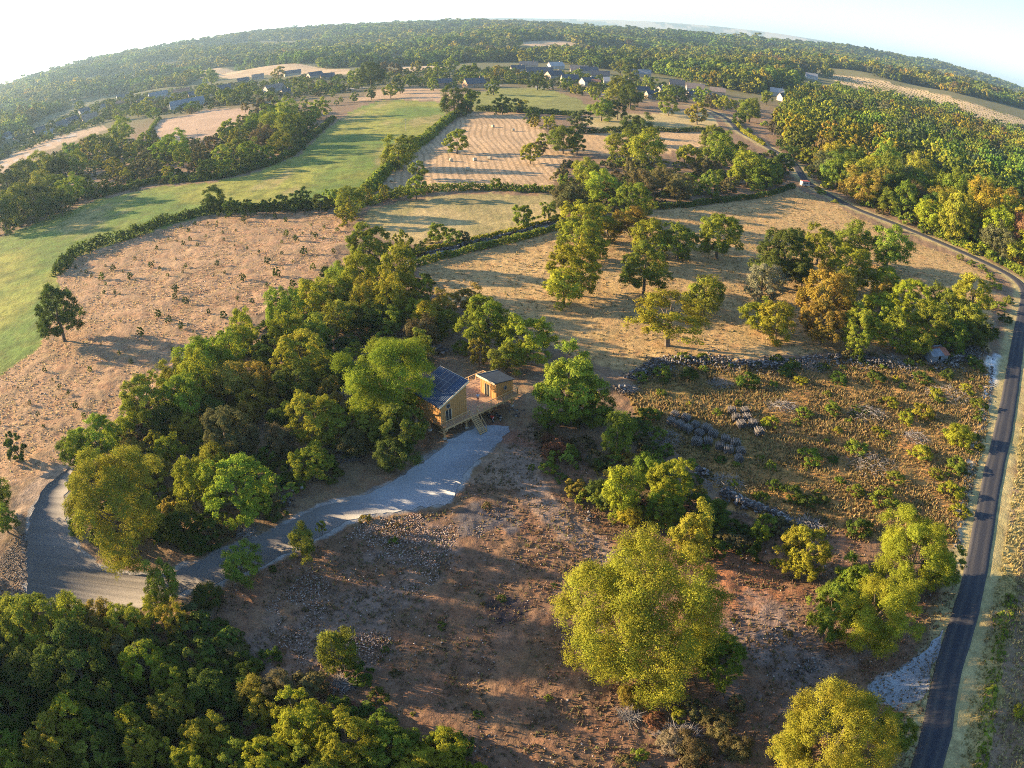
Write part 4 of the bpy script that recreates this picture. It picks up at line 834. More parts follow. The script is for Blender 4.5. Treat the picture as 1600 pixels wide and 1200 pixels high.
# ------------------------------------------------------------------ log stacks
M_LOG = simple('split_logs', (.135, .12, .11), .9, .5, 6); M_LOGE = simple('log_ends', (.38, .33, .27), .9, .3, 5)
def log_stack_mesh():
    m_ = MB(); g = random.Random(4)
    for r_ in range(5):
        for c in range(6):
            z = .14 + r_ * .25; y = (c - 2.5) * .27 + (r_ % 2) * .1
            if r_ == 4 and c in (0, 5): continue
            m_.tube((-.62 + g.uniform(-.1, .06), y, z), (.62 + g.uniform(-.06, .1), y + g.uniform(-.05, .05), z + g.uniform(-.03, .03)), g.uniform(.07, .13), None, 5)
    return m_.mesh('logs', M_LOG)
def strap_mesh():
    m_ = MB()
    for x in (-.3, .3):
        for a, b in (((x, -.85, .05), (x, -.85, 1.25)), ((x, -.85, 1.25), (x, .85, 1.25)), ((x, .85, 1.25), (x, .85, .05))): m_.tube(a, b, .012, None, 3)
    return m_.mesh('strap', M_TWIG)
LM, SM = log_stack_mesh(), strap_mesh()
ST = [(1055, 647), (1049, 657), (1072, 652), (1062, 663), (1075, 669), (1087, 663), (1104, 669), (1093, 676), (1089, 690), (1115, 677), (1107, 688), (1134, 685), (1125, 696), (1150, 692), (1139, 702), (1158, 704), (1155, 715),
      (1144, 640), (1165, 641), (1151, 652), (1168, 651), (1159, 662), (1177, 661), (1187, 674)]
RW = ['first', 'second', 'third', 'fourth', 'fifth', 'sixth', 'seventh', 'eighth', 'ninth', 'tenth', 'eleventh', 'twelfth', 'thirteenth', 'fourteenth', 'fifteenth', 'sixteenth', 'seventeenth']
lo_ = sorted(range(17), key=lambda i: ST[i][0]); hi_ = sorted(range(17, 24), key=lambda i: ST[i][0])
for i, (u, v) in enumerate(ST):
    x, y = survey(u, v, .6); root = empty('log_stack', (x, y, 0), R(random.uniform(40, 75) if i < 12 else random.uniform(70, 110)))
    lab = f'grey bundled log stack, {RW[lo_.index(i)]} from left in the long double row' if i < 17 else f'grey bundled log stack, {RW[hi_.index(i)]} from left in the short rear row'
    tag(root, lab, 'log stack', 'bundled stacks of firewood'); s = random.uniform(.82, 1.0)
    link('logs', LM, root, None, None, (s, s, s))['kind'] = 'stuff'; link('strap', SM, root, None, None, (s, s, s))

# ------------------------------------------------------------------ saplings in the brown field, hay bales
SAP = '''845 20;895 50;710 85;660 65;945 70;510 95;475 75;440 65;540 105;575 130;850 155;620 180;660 178;720 235;770 100;1050 125;1340 120;1405 110;1090 265;1160 295;755 410;1485 275;1575 290;1305 360;1395 385;1480 418;880 495;1135 450;1210 475;1290 512;
635 555;745 612;820 670;1085 605;285 720;563 718;330 775;375 825;430 862;115 825;190 925;240 1000;530 1010;275 1070;480 950;5 1050;1060 415;990 378'''
sap = [(float(a) / 4, 400 + float(b) / 4 + 1) for a, b in (t.split() for t in SAP.replace('\n', '').split(';'))] + [(30, 717)]
SAP2 = '''1025 1015;1105 1085;965 1110;1050 1130;1015 1065;1150 1050;1300 1080;1340 1040;1290 1025;1240 1015;1195 1005;1150 1000;1430 1005;1380 1000;1520 1070;1460 1060;1580 1085;1420 1100;1480 1115;850 1070;885 1090;830 1135;860 1150;735 1170;790 1125;940 1045;975 1050;1100 1155;1160 1170;1215 1185;1320 1140'''
sap += [(float(a) / 3, float(b) / 3) for a, b in (t.split() for t in SAP2.split(';'))]
OF = LAND[1][1]
for i in range(14):
    for j_ in range(16):
        px_, py_ = -118 + i * 8.2 + j_ * 1.2 + random.uniform(-1.5, 1.5), 158 + j_ * 6.3 + random.uniform(-1.2, 1.2)
        if inside(OF, np.array([px_]), np.array([py_]))[0] and random.random() < .38: sap.append((px_, py_, 'w'))
for s_ in sap:
    x, y = (s_[0], s_[1]) if len(s_) == 3 else survey(*s_); Rm = random.choice([.3, .4, .5, .65, .9]) * random.uniform(.85, 1.1)
    if s_[:2] == (30, 717): Rm = 2.0
    root = empty('sapling', (x, y, h1(x, y)), random.uniform(0, 6)); tag(root, 'small young sapling shrub in the brown field', 'sapling', 'saplings planted in the brown field')
    me, tr, st = random.choice(LOD['tiny']); c = TINT[random.choice('gdbd')]
    cr = link('crown', me, root, (0, 0, Rm * 1.1), None, (Rm, Rm, Rm * 1.15)); cr.color = (*c, 1); link('trunk', tr, root, (0, 0, Rm * 1.1), None, (Rm, Rm, Rm))
M_BALE = simple('straw_bale', (.42, .36, .25), .9, .2, 4, .03)
bm_ = MB().tube((-.7, 0, .75), (.7, 0, .75), .78, None, 16); bale_me = bm_.mesh('bale', M_BALE)
bw = MB()
for x in (-.45, -.15, .15, .45): bw.tube((x - .02, 0, .75), (x + .02, 0, .75), .80, None, 16)
wrap_me = bw.mesh('net_wrap', M_LOGE)
for (u, v), lab in zip([(705, 250), (742, 249), (765, 247), (731, 264), (612, 281), (770, 197), (802, 203)], ['left of three in a row below the lone tree', 'middle of three in a row below the lone tree', 'right of three in a row below the lone tree', 'nearest below the row of three', 'beside the winding hedge', 'upper left one on the swath lines', 'upper right one on the swath lines']):
    x, y = survey(u, v, .7); root = empty('hay_bale', (x, y, h1(x, y)), random.uniform(0, 3)); tag(root, f'pale round hay bale, {lab}', 'hay bale', 'round bales on the stubble field')
    link('bale', bale_me, root); link('net_wrap', wrap_me, root)

# ------------------------------------------------------------------ village houses
M_WALLS = {'w': simple('render_white', (.38, .35, .31), .9, .12, .6), 's': simple('stone_wall', (.36, .29, .22), .9, .3, 1.5), 'b': simple('brown_wall', (.34, .22, .14), .9, .2, 1), 'g': simple('grey_wall', (.38, .37, .36), .9, .2, 1)}
M_ROOFS = {'s': simple('slate_roof', (.065, .070, .086), .8, .25, .8), 't': simple('tile_roof', (.28, .13, .08), .8, .3, 1), 'g': simple('metal_sheet_roof', (.17, .18, .20), .8, .2, .5), 'b': simple('brown_tile_roof', (.22, .16, .125), .8, .3, 1), 'l': simple('pale_roof', (.33, .31, .30), .8, .2, 1)}
M_WIN = simple('window_dark', (.04, .05, .06), .3, .2, 1); M_FRAME = simple('window_frame', (.55, .53, .5), .6, .1, 1)
def house(label, u, v, wpx, ang=0, wall='s', roof='s', depth=.62, hw=3.6, pitch=.85, chim=1, name='house'):
    x, y = survey(u, v, 2); z = h1(x, y); D = math.hypot(x, y, CAM_H - z); W = wpx * (1.15 if wpx < 26 else .92) * D / FPX; hw *= 1.15; Dp_ = min(W * depth, 11); rz = math.atan2(-x, y) + R(ang)
    rt = empty(name, (x, y, z), rz); tag(rt, label, 'house' if name == 'house' else name.replace('_', ' '), 'village buildings')
    hx, hy = W / 2, Dp_ / 2; ht = hw + hy * pitch
    m_ = MB(); m_.box(-hx, hx, -hy, hy, -.5, hw)
    for sx in (-hx, hx): m_.face((sx, -hy, hw), (sx, hy, hw), (sx, 0, ht - .05)) if sx > 0 else m_.face((sx, hy, hw), (sx, -hy, hw), (sx, 0, ht - .05))
    m_.build('wall', M_WALLS[wall], rt)
    r_ = MB(); o_ = .45; t_ = .22; sl = pitch * o_
    for sgn in (-1, 1):
        a = [(-hx - o_, sgn * (hy + o_), hw - sl), (hx + o_, sgn * (hy + o_), hw - sl), (hx + o_, 0, ht), (-hx - o_, 0, ht)]
        if sgn > 0: a = [a[1], a[0], a[3], a[2]]
        r_.hexa([(p[0], p[1], p[2]) for p in a] + [(p[0], p[1], p[2] + t_) for p in a])
    ro = r_.build('roof', M_ROOFS[roof], rt)
    if chim: MB().box(hx * .55, hx * .55 + .9, -.4, .4, ht - .8, ht + 1.2).build('chimney', M_WALLS[wall], ro)
    k_ = max(1, int(W / 4.5))
    for i in range(k_):
        cx = -hx + (i + .5) * 2 * hx / k_
        if i == k_ // 2:
            MB().box(cx - .55, cx + .55, -hy - .06, -hy + .02, 0, 2.1).build('door', M_WALLS['b'], rt); continue
        wn = MB().box(cx - .5, cx + .5, -hy - .05, -hy + .02, 1.0, 2.3).build('window', M_WIN, rt)
        f_ = MB(); f_.box(cx - .6, cx - .5, -hy - .09, -hy + .02, .9, 2.4); f_.box(cx + .5, cx + .6, -hy - .09, -hy + .02, .9, 2.4); f_.box(cx - .5, cx + .5, -hy - .09, -hy + .02, 2.3, 2.4); f_.box(cx - .5, cx + .5, -hy - .09, -hy + .02, .9, 1.0); f_.build('frame', M_FRAME, wn)
HS = [('white walled house at the far left edge', 7, 216, 18, 20, 'w', 's'), ('small slate roofed house second from the left edge', 62, 206, 16, 10, 's', 's'), ('slate roofed house with white gable left of the fields', 94, 198, 24, 50, 'w', 's'), ('long tan farm building in the left hamlet', 140, 186, 26, 5, 's', 'b'),
 ('slate roofed house above the tan farm building', 131, 176, 16, 30, 'w', 's'), ('blue slate roofed house beside the yellow tree', 163, 170, 18, 60, 's', 's'), ('long slate roof behind the yellow tree', 194, 153, 26, 12, 'g', 's'), ('small tan house under the long slate roof', 188, 163, 12, 0, 's', 't'),
 ('large grey roofed barn right of the long slate roof', 247, 150, 32, 12, 'g', 'g'), ('orange tiled house above the grey barn', 284, 145, 22, 5, 's', 't'), ('long grey sheet roofed barn beside the left field', 292, 164, 58, 8, 'g', 'g'), ('white gabled house with brown roof', 428, 141, 36, 35, 'w', 'b'),
 ('slate roofed stone house near the wood edge', 457, 116, 28, 8, 's', 's'), ('tall slate roofed house beside the stone house', 492, 120, 26, 30, 's', 's'), ('low stone barn left of the slate houses', 403, 122, 16, 0, 's', 'b'), ('large blue slate barn with brick gable below the village', 741, 133, 34, 25, 'b', 's'),
 ('long slate roofed white house in the centre of the village', 843, 114, 44, 4, 'w', 's'), ('slate house adjoining the long white house', 866, 120, 24, 40, 's', 's'), ('grey roofed outbuilding left of the long white house', 809, 110, 18, 10, 's', 's'), ('white barn with pale roof behind the long house', 868, 105, 26, 30, 'w', 'l'),
 ('low stone house with brown roof in mid village', 905, 111, 30, 5, 's', 'b'), ('white house with long slate roof', 938, 120, 30, 2, 'w', 's'), ('small stone cottage below the white house', 918, 130, 20, 40, 'w', 's'), ('red tiled shed beside the stone cottage', 931, 131, 12, 0, 's', 't'), ('pale cottage right of the white house', 955, 130, 20, 5, 'w', 'l'),
 ('long low grey barn at the wood edge', 1002, 117, 32, 2, 's', 'g'), ('slate roof behind the large round tree', 1004, 144, 18, 20, 's', 's'), ('white gabled cottage between dark trees', 1032, 141, 13, 60, 'w', 's'), ('beige roofed house above the lane', 1086, 141, 30, 8, 'w', 'b'), ('white cottage at the head of the lane', 1080, 150, 14, 50, 'w', 's'),
 ('brown stone house right of the lane head', 1121, 146, 20, 5, 's', 'b'), ('house with pale hipped roof in the right gardens', 1215, 147, 26, 5, 'w', 'l'), ('dark roofed cottage below the pale roofed house', 1227, 155, 20, 40, 'w', 's'), ('red roofed house among the right wood', 1311, 160, 22, 0, 'w', 't'), ('tiny beige house deep in the right wood', 1350, 178, 12, 0, 'w', 'l'),
 ('small grey roofed house under the planted slope', 1268, 121, 16, 10, 'g', 'g'), ('stone garage left of the blue slate barn', 694, 132, 20, 4, 'b', 's'),
 ('slate roofed farmhouse between the white house and the pasture', 890, 126, 22, 15, 's', 's'), ('dark slate roof at the top of the centre village', 920, 113, 24, 8, 's', 's'), ('brown roofed barn behind the two slate farmhouses', 826, 104, 24, 3, 's', 'b'), ('slate roofed barn at the right end of the centre village', 975, 133, 22, 12, 's', 's'),
 ('small slate cottage beside the dark round tree', 1018, 150, 16, 30, 's', 's'), ('low slate roofed house above the cottage gardens', 1058, 134, 20, 5, 's', 's'), ('slate roofed house near the lane hedge', 1102, 152, 14, 25, 's', 's'), ('small slate house at the left hamlet end', 30, 218, 16, 15, 's', 's'),
 ('grey roofed shed left of the gabled slate house', 76, 210, 12, 0, 'g', 'g'), ('slate roofed house between hamlet gardens', 112, 190, 16, 20, 's', 's'), ('long slate farm roof in the left village', 225, 160, 26, 10, 's', 's'), ('brown roofed house above the long grey barn', 266, 156, 16, 8, 's', 'b'),
 ('low slate annex right of the orange tiled house', 305, 150, 18, 5, 's', 's'), ('slate roofed house among trees left of centre', 350, 140, 18, 10, 's', 's'), ('small slate roof beside the white gabled house', 446, 146, 14, 35, 's', 's'), ('slate barn right of the tall slate house', 512, 122, 18, 5, 's', 's'), ('stone barn by the upper left field', 380, 128, 16, 5, 's', 's')]
for a in HS: house(*a)
# utility poles
M_POLE = simple('pole_wood', (.30, .27, .23), .9, .2, 2)
for (u, v, lab) in [(978, 205, 'pale utility pole in the upper straw field'), (634, 205, 'thin utility pole above the winding hedge'), (309, 218, 'utility pole at the edge of the left village field'), (1552, 516, 'short grey post beside the asphalt lane')]:
    x, y = survey(u, v); rt = empty('utility_pole', (x, y, h1(x, y))); tag(rt, lab, 'pole'); hgt = 7.5 if 'utility' in lab else 2
    MB().tube((0, 0, 0), (0, 0, hgt), .14, .09, 8).build('pole', M_POLE, rt)
    if hgt > 3: MB().box(-.8, .8, -.05, .05, hgt - .7, hgt - .55).build('crossarm', M_POLE, rt)
# small caravan by the field corner
M_WHITE = simple('white_paint', (.45, .42, .38), .5, .08, 1); M_REDP = simple('red_paint', (.40, .09, .05), .5, .1, 1); M_RUB = simple('rubber', (.02, .02, .02), .8, .1, 2)
x, y = survey(1257, 291); rt = empty('caravan', (x, y, 0), R(8)); tag(rt, 'small pale caravan with a red roof line parked at the field corner', 'caravan')
MB().hexa([(-2.0, -1, .45), (2.0, -1, .45), (2.0, 1, .45), (-2.0, 1, .45), (-1.7, -1, 2.3), (1.8, -1, 2.3), (1.8, 1, 2.3), (-1.7, 1, 2.3)]).build('body', M_WHITE, rt)
MB().box(-1.85, 1.95, -1.1, 1.1, 2.302, 2.42).build('roof', M_REDP, rt)
for s_ in (-1, 1): MB().tube((0, s_ * 1.02, .38), (0, s_ * .8, .38), .38, None, 14).build('wheel', M_RUB, rt)
for cx in (-1.0, .2): MB().box(cx, cx + .8, -1.03, -.98, 1.2, 1.9).build('window', M_WIN, rt)
MB().tube((2, 0, .5), (3, 0, .5), .05, None, 6).build('drawbar', M_POLE, rt)

# ------------------------------------------------------------------ timber cabin on posts
M_WOOD = simple('larch_boards', (.48, .25, .085), .7, .28, 3, .0, 0, (4, 4, .5)); M_DECK = simple('deck_boards', (.40, .25, .15), .8, .2, 3); M_BEAM = simple('pine_beams', (.52, .34, .16), .7, .2, 3)
M_BLUE = simple('blue_grey_metal_roof', (.036, .062, .115), .5, .1, 1); M_PANEL = simple('solar_cells', (.012, .02, .05), .25, .1, 4); M_ALU = simple('aluminium', (.20, .21, .23), .4, .05, 2)
M_GLASS = simple('dark_glass', (.03, .035, .04), .1, .1, 1); M_CREAM = simple('cream_trim', (.68, .55, .36), .6, .1, 2); M_DARKROOF = simple('dark_membrane_roof', (.03, .042, .055), .9, .2, 1); M_FOOT = simple('stone_footing', (.45, .42, .38), .9, .2, 2)
CA = R(44); CB = empty('timber_cabin', (-9.9, 91.0, 0), CA); tag(CB, 'golden timber cabin on posts with blue metal roof, deck and small second hut', 'cabin')
FZ = 2.4
b = MB()
for i in range(62):
    y0 = .02 + i * .138
    b.box(0, 15.2, y0, y0 + .125, FZ - .06, FZ)
b.build('deck_boards', M_DECK, CB)['kind'] = 'stuff'
b = MB()
for y0 in (0, 2.8, 5.6, 8.4): b.box(-.1, 15.3, y0 - .0, y0 + .14, FZ - .34, FZ - .065)
for i in range(11): b.box(.2 + i * 1.45, .32 + i * 1.45, -.05, 8.55, FZ - .56, FZ - .345)
b.build('deck_frame', M_BEAM, CB)
for (px_, py_) in [(.4, .9), (4.9, 1.0), (9.6, .9), (14.6, .9), (.4, 4.5), (4.9, 4.5), (9.6, 4.5), (14.6, 4.5), (.4, 8), (4.9, 8), (9.6, 8), (14.6, 8)]:
    po = MB().tube((px_, py_, 0), (px_, py_, FZ - .57), .16, .15, 8).build('post', M_BEAM, CB)
    MB().tube((px_, py_, -.2), (px_, py_, .14), .36, .3, 8).build('footing', M_FOOT, po)
    bb = MB()
    for dx, dy in ((1, 0), (-1, 0), (0, 1), (0, -1)): bb.tube((px_ + dx * .12, py_ + dy * .12, .85), (px_ + dx * 1.05, py_ + dy * .85, FZ - .6), .065, None, 6)
    bb.build('brace', M_BEAM, po)
def cladding(name, face, u0, u1, z0, z1, z1b=None, step=.2, off=0.0, hole=None, mat=None):
    """vertical boards standing proud by turns along one wall; face(u,out,z)->xyz; z1..z1b sloping top"""
    z1b = z1 if z1b is None else z1b; m_ = MB(); n = int((u1 - u0) / step); k_ = 0
    for i in range(n):
        a, c = u0 + i * step, u0 + (i + 1) * step - .015; t0 = z1 + (z1b - z1) * (a - u0) / (u1 - u0); t1 = z1 + (z1b - z1) * (c - u0) / (u1 - u0); pr = .03 if i % 2 else .055
        segs = [(z0, None)]
        if hole and a > hole[0] - .05 and c < hole[1] + .05: segs = [(z0, hole[2]), (hole[3], None)] if hole[2] > z0 + .05 else [(hole[3], None)]
        for s0, s1 in segs:
            m_.hexa([face(a, pr, s0), face(c, pr, s0), face(c, 0, s0), face(a, 0, s0), face(a, pr, s1 or t0), face(c, pr, s1 or t1), face(c, 0, s1 or t1), face(a, 0, s1 or t0)])
    o = m_.build(name, mat or M_WOOD, CB); o['kind'] = 'stuff'; return o
X0, X1, Y0, Y1, ZL, ZR = .2, 5.2, 1.2, 7.4, FZ + 3.3, FZ + 5.3
core = MB(); core.hexa([(X0, Y0, FZ - .5), (X1, Y0, FZ - .5), (X1, Y1, FZ - .5), (X0, Y1, FZ - .5), (X0, Y0, ZL), (X1, Y0, ZR), (X1, Y1, ZR), (X0, Y1, ZL)]); core.build('cabin_wall', M_WOOD, CB)
H_ = (1.0, 2.2, FZ + .05, FZ + 2.1)
cladding('wall_boards', lambda u, o, z: (u, Y0 - o, z), X0, X1, FZ - .5, ZL, ZR, hole=H_)
cladding('wall_boards', lambda u, o, z: (X1 + o, u, z), Y0, Y1, FZ + .01, ZR)
cladding('wall_boards', lambda u, o, z: (X0 - o, Y1 - u, z), 0, Y1 - Y0, FZ - .5, ZL)
d = MB().box(1.02, 2.18, Y0 - .05, Y0 + .01, FZ + .05, FZ + 2.08).build('glass_door', M_GLASS, CB)
f_ = MB()
for xx in (1.0, 1.57, 2.13): f_.box(xx, xx + .07, Y0 - .09, Y0 - .052, FZ + .05, FZ + 2.15)
f_.build('frame', M_CREAM, d)
rw = MB().tube((1.6, Y0 - .10, FZ + 2.75), (1.6, Y0 - .062, FZ + 2.75), .30, None, 16).build('round_window', M_GLASS, CB)
MB().tube((1.6, Y0 - .09, FZ + 2.75), (1.6, Y0 - .06, FZ + 2.75), .40, None, 16).build('frame', M_ALU, rw)
# mono-pitch metal roof with raised seams
ov = .35; sl = (ZR - ZL) / (X1 - X0)
def rz_(x_): return ZL + (x_ - X0) * sl + .06
rf = MB(); rf.hexa([(X0 - .5, Y0 - ov, rz_(X0 - .5)), (X1 + .35, Y0 - ov, rz_(X1 + .35)), (X1 + .35, Y1 + ov, rz_(X1 + .35)), (X0 - .5, Y1 + ov, rz_(X0 - .5)), (X0 - .5, Y0 - ov, rz_(X0 - .5) + .14), (X1 + .35, Y0 - ov, rz_(X1 + .35) + .14), (X1 + .35, Y1 + ov, rz_(X1 + .35) + .14), (X0 - .5, Y1 + ov, rz_(X0 - .5) + .14)])
rf = rf.build('roof', M_BLUE, CB)
sm = MB()
for i in range(20):
    y0 = Y0 - ov + .1 + i * .345
    sm.hexa([(X0 - .5, y0, rz_(X0 - .5) + .142), (X1 + .35, y0, rz_(X1 + .35) + .142), (X1 + .35, y0 + .05, rz_(X1 + .35) + .142), (X0 - .5, y0 + .05, rz_(X0 - .5) + .142), (X0 - .5, y0, rz_(X0 - .5) + .2), (X1 + .35, y0, rz_(X1 + .35) + .2), (X1 + .35, y0 + .05, rz_(X1 + .35) + .2), (X0 - .5, y0 + .05, rz_(X0 - .5) + .2)])
sm.build('seams', M_BLUE, rf)
fa = MB(); fa.hexa([(X0 - .52, Y0 - ov - .06, rz_(X0 - .5) - .1), (X1 + .37, Y0 - ov - .06, rz_(X1 + .35) - .1), (X1 + .37, Y0 - ov - .004, rz_(X1 + .35) - .1), (X0 - .52, Y0 - ov - .004, rz_(X0 - .5) - .1), (X0 - .52, Y0 - ov - .06, rz_(X0 - .5) + .2), (X1 + .37, Y0 - ov - .06, rz_(X1 + .35) + .2), (X1 + .37, Y0 - ov - .004, rz_(X1 + .35) + .2), (X0 - .52, Y0 - ov - .004, rz_(X0 - .5) + .2)])
fa.box(X1 + .375, X1 + .43, Y0 - ov, Y1 + ov, rz_(X1 + .35) - .12, rz_(X1 + .35) + .17); fa.build('fascia', M_CREAM, rf)
for i in range(3):
    for j_ in range(2):
        xa, ya = X0 + 1.9 + j_ * 1.62, Y0 + 1.5 + i * 1.06
        pts = [(xa, ya), (xa + 1.55, ya), (xa + 1.55, ya + 1.0), (xa, ya + 1.0)]
        pn = MB().hexa([(p[0], p[1], rz_(p[0]) + .22) for p in pts] + [(p[0], p[1], rz_(p[0]) + .26) for p in pts]).build('solar_panel', M_PANEL, CB)
        fr = MB()
        for a_, c_ in zip(pts, pts[1:] + pts[:1]): fr.beam((a_[0], a_[1], rz_(a_[0]) + .24), (c_[0], c_[1], rz_(c_[0]) + .24), .035, .06)
        fr.build('frame', M_ALU, pn)
MB().tube((X0 + 2.6, Y0 + 5.4, rz_(X0 + 2.6)), (X0 + 2.6, Y0 + 5.4, rz_(X0 + 2.6) + .9), .09, None, 8).build('flue', M_ALU, CB)
MB().tube((X0 + 1.3, Y0 + 4.6, rz_(X0 + 1.3)), (X0 + 1.3, Y0 + 4.6, rz_(X0 + 1.3) + .5), .07, None, 8).build('flue', M_ALU, CB)
# small hut
A0, A1, B0, B1, HL, HR = 11.2, 14.9, 1.0, 4.6, FZ + 3.0, FZ + 2.35
MB().hexa([(A0, B0, FZ + .005), (A1, B0, FZ + .005), (A1, B1, FZ + .005), (A0, B1, FZ + .005), (A0, B0, HL), (A1, B0, HR), (A1, B1, HR), (A0, B1, HL)]).build('hut_wall', M_WOOD, CB)
cladding('wall_boards', lambda u, o, z: (u, B0 - o, z), A0, A1, FZ + .005, HL, HR)
cladding('wall_boards', lambda u, o, z: (A0 - o, B1 - u, z), 0, B1 - B0, FZ + .005, HL, hole=(1.0, 2.2, FZ, FZ + 2.1))
gd = MB().box(A0 - .03, A0 - .004, B1 - 2.2, B1 - 1.0, FZ + .02, FZ + 2.1).build('glass_door', M_GLASS, CB)
f_ = MB()
for yy in (B1 - 2.27, B1 - 1.63, B1 - 1.0): f_.box(A0 - .1, A0 - .034, yy, yy + .07, FZ + .02, FZ + 2.16)
f_.build('frame', M_CREAM, gd)
rw = MB().tube((13.2, B0 - .10, FZ + 1.5), (13.2, B0 - .062, FZ + 1.5), .25, None, 16).build('round_window', M_GLASS, CB)
MB().tube((13.2, B0 - .09, FZ + 1.5), (13.2, B0 - .06, FZ + 1.5), .36, None, 16).build('frame', M_ALU, rw)
s2 = (HR - HL) / (A1 - A0); hz_ = lambda x_: HL + (x_ - A0) * s2 + .04
pts = [(A0 - .55, B0 - .3), (A1 + .25, B0 - .3), (A1 + .25, B1 + .3), (A0 - .55, B1 + .3)]
r2 = MB().hexa([(p[0], p[1], hz_(p[0])) for p in pts] + [(p[0], p[1], hz_(p[0]) + .14) for p in pts]).build('hut_roof', M_DARKROOF, CB)
f_ = MB().box(A0 - .62, A0 - .555, B0 - .35, B1 + .35, hz_(A0 - .55) - .12, hz_(A0 - .55) + .2)
f_.hexa([(A0 - .55, B1 + .305, hz_(A0 - .55) - .08), (A1 + .25, B1 + .305, hz_(A1 + .25) - .08), (A1 + .25, B1 + .36, hz_(A1 + .25) - .08), (A0 - .55, B1 + .36, hz_(A0 - .55) - .08), (A0 - .55, B1 + .305, hz_(A0 - .55) + .2), (A1 + .25, B1 + .305, hz_(A1 + .25) + .2), (A1 + .25, B1 + .36, hz_(A1 + .25) + .2), (A0 - .55, B1 + .36, hz_(A0 - .55) + .2)])
f_.build('fascia', M_CREAM, r2)
# railings
def rail(p0, p1, fill=True):
    m_ = MB(); a, c = Vector((*p0, FZ)), Vector((*p1, FZ)); n = max(1, round((c - a).length / 1.5))
    for i in range(n + 1):
        p = a.lerp(c, i / n); m_.box(p.x - .05, p.x + .05, p.y - .05, p.y + .05, FZ + .003, FZ + 1.03)
    m_.beam(a + Vector((0, 0, 1.07)), c + Vector((0, 0, 1.07)), .13, .05)
    for z in (.25, .5, .75): m_.beam(a + Vector((0, 0, z)), c + Vector((0, 0, z)), .02, .03)
    m_.build('railing', M_BEAM, CB)
    nt_ = MB(); nt_.beam(a + Vector((0, 0, .5)), c + Vector((0, 0, .5)), .012, .01)
rail((.08, .08), (4.9, .08)); rail((6.4, .08), (15.1, .08)); rail((15.1, .08), (15.1, 8.4)); rail((5.4, 8.4), (15.1, 8.4)); rail((.08, .08), (.08, 1.1))
# steps down to the drive
st = MB()
for i in range(11): st.box(5.05, 6.15, -.02 - (i + 1) * .2, -.02 - i * .2 + .03, FZ - .2 - i * .2, FZ - .15 - i * .2)
st.beam((5.0, 0, FZ - .15), (5.0, -2.25, .1), .07, .25); st.beam((6.2, 0, FZ - .15), (6.2, -2.25, .1), .07, .25); st.build('steps', M_BEAM, CB)
h_ = MB()
for xx in (4.97, 6.25): h_.beam((xx, 0, FZ + .95), (xx, -2.2, 1.1), .06, .06); h_.box(xx - .04, xx + .04, -2.22, -2.14, .0, 1.1); h_.box(xx - .04, xx + .04, -1.14, -1.06, 1.0, 2.2)
h_.build('handrail', M_BEAM, CB)

# ------------------------------------------------------------------ person on the deck
def skin_figure(name, pts, edges, rad, mat, parent, levels=1):
    me = bpy.data.meshes.new(name); me.from_pydata(pts, edges, []); me.update(); o = link(name, me, parent)
    o.modifiers.new('skin', 'SKIN'); sv = me.skin_vertices[0].data
    for i, r_ in enumerate(rad): sv[i].radius = (r_, r_) if not isinstance(r_, tuple) else r_
    sv[0].use_root = True; s_ = o.modifiers.new('sub', 'SUBSURF'); s_.levels = levels; s_.render_levels = levels; me.materials.append(mat); return o
M_SKIN = simple('skin', (.42, .26, .18), .6, .05, 3); M_SHIRT = simple('pale_shirt', (.45, .50, .62), .8, .15, 8); M_SHORT = simple('red_shorts', (.45, .10, .06), .8, .1, 4); M_HAIR = simple('hair', (.05, .035, .025), .8, .1, 6)
ca, sa = math.cos(CA), math.sin(CA); lx, ly = 8.6, 2.4
PE = empty('person', (-9.9 + lx * ca - ly * sa, 91 + lx * sa + ly * ca, FZ), R(20)); tag(PE, 'person in pale shirt and red shorts standing on the cabin deck', 'person')
P_ = [(0, 0, .95), (0, 0, 1.15), (0, .01, 1.38), (0, 0, 1.52), (0, -.02, 1.60), (0, -.01, 1.72), (-.1, 0, .9), (-.11, -.02, .5), (-.12, .02, .08), (-.13, -.13, .04), (.1, 0, .9), (.12, -.02, .5), (.14, .03, .08), (.15, -.12, .04),
      (-.2, 0, 1.42), (-.28, -.02, 1.15), (-.24, -.22, 1.0), (-.21, -.29, .97), (.2, 0, 1.42), (.29, 0, 1.14), (.3, -.12, .9), (.3, -.15, .82)]
E_ = [(0, 1), (1, 2), (2, 3), (3, 4), (4, 5), (0, 6), (6, 7), (7, 8), (8, 9), (0, 10), (10, 11), (11, 12), (12, 13), (2, 14), (14, 15), (15, 16), (16, 17), (2, 18), (18, 19), (19, 20), (20, 21)]
skin_figure('body', P_, E_, [.14, .13, .15, .055, .09, .085, .085, .06, .04, .035, .085, .06, .04, .035, .06, .045, .035, .035, .06, .045, .035, .035], M_SKIN, PE)
skin_figure('shirt', [(0, 0, .98), (0, 0, 1.15), (0, .01, 1.38), (0, 0, 1.46), (-.2, 0, 1.42), (-.26, -.01, 1.24), (.2, 0, 1.42), (.27, 0, 1.24)], [(0, 1), (1, 2), (2, 3), (2, 4), (4, 5), (2, 6), (6, 7)], [.165, .155, .175, .08, .085, .07, .085, .07], M_SHIRT, PE)
skin_figure('shorts', [(0, 0, .98), (0, 0, .9), (-.1, 0, .86), (-.115, -.01, .55), (.1, 0, .86), (.12, -.01, .55)], [(0, 1), (1, 2), (2, 3), (1, 4), (4, 5)], [.16, .15, .11, .09, .11, .09], M_SHORT, PE)
skin_figure('hair', [(0, .02, 1.64), (0, .01, 1.74)], [(0, 1)], [.1, .09], M_HAIR, PE)
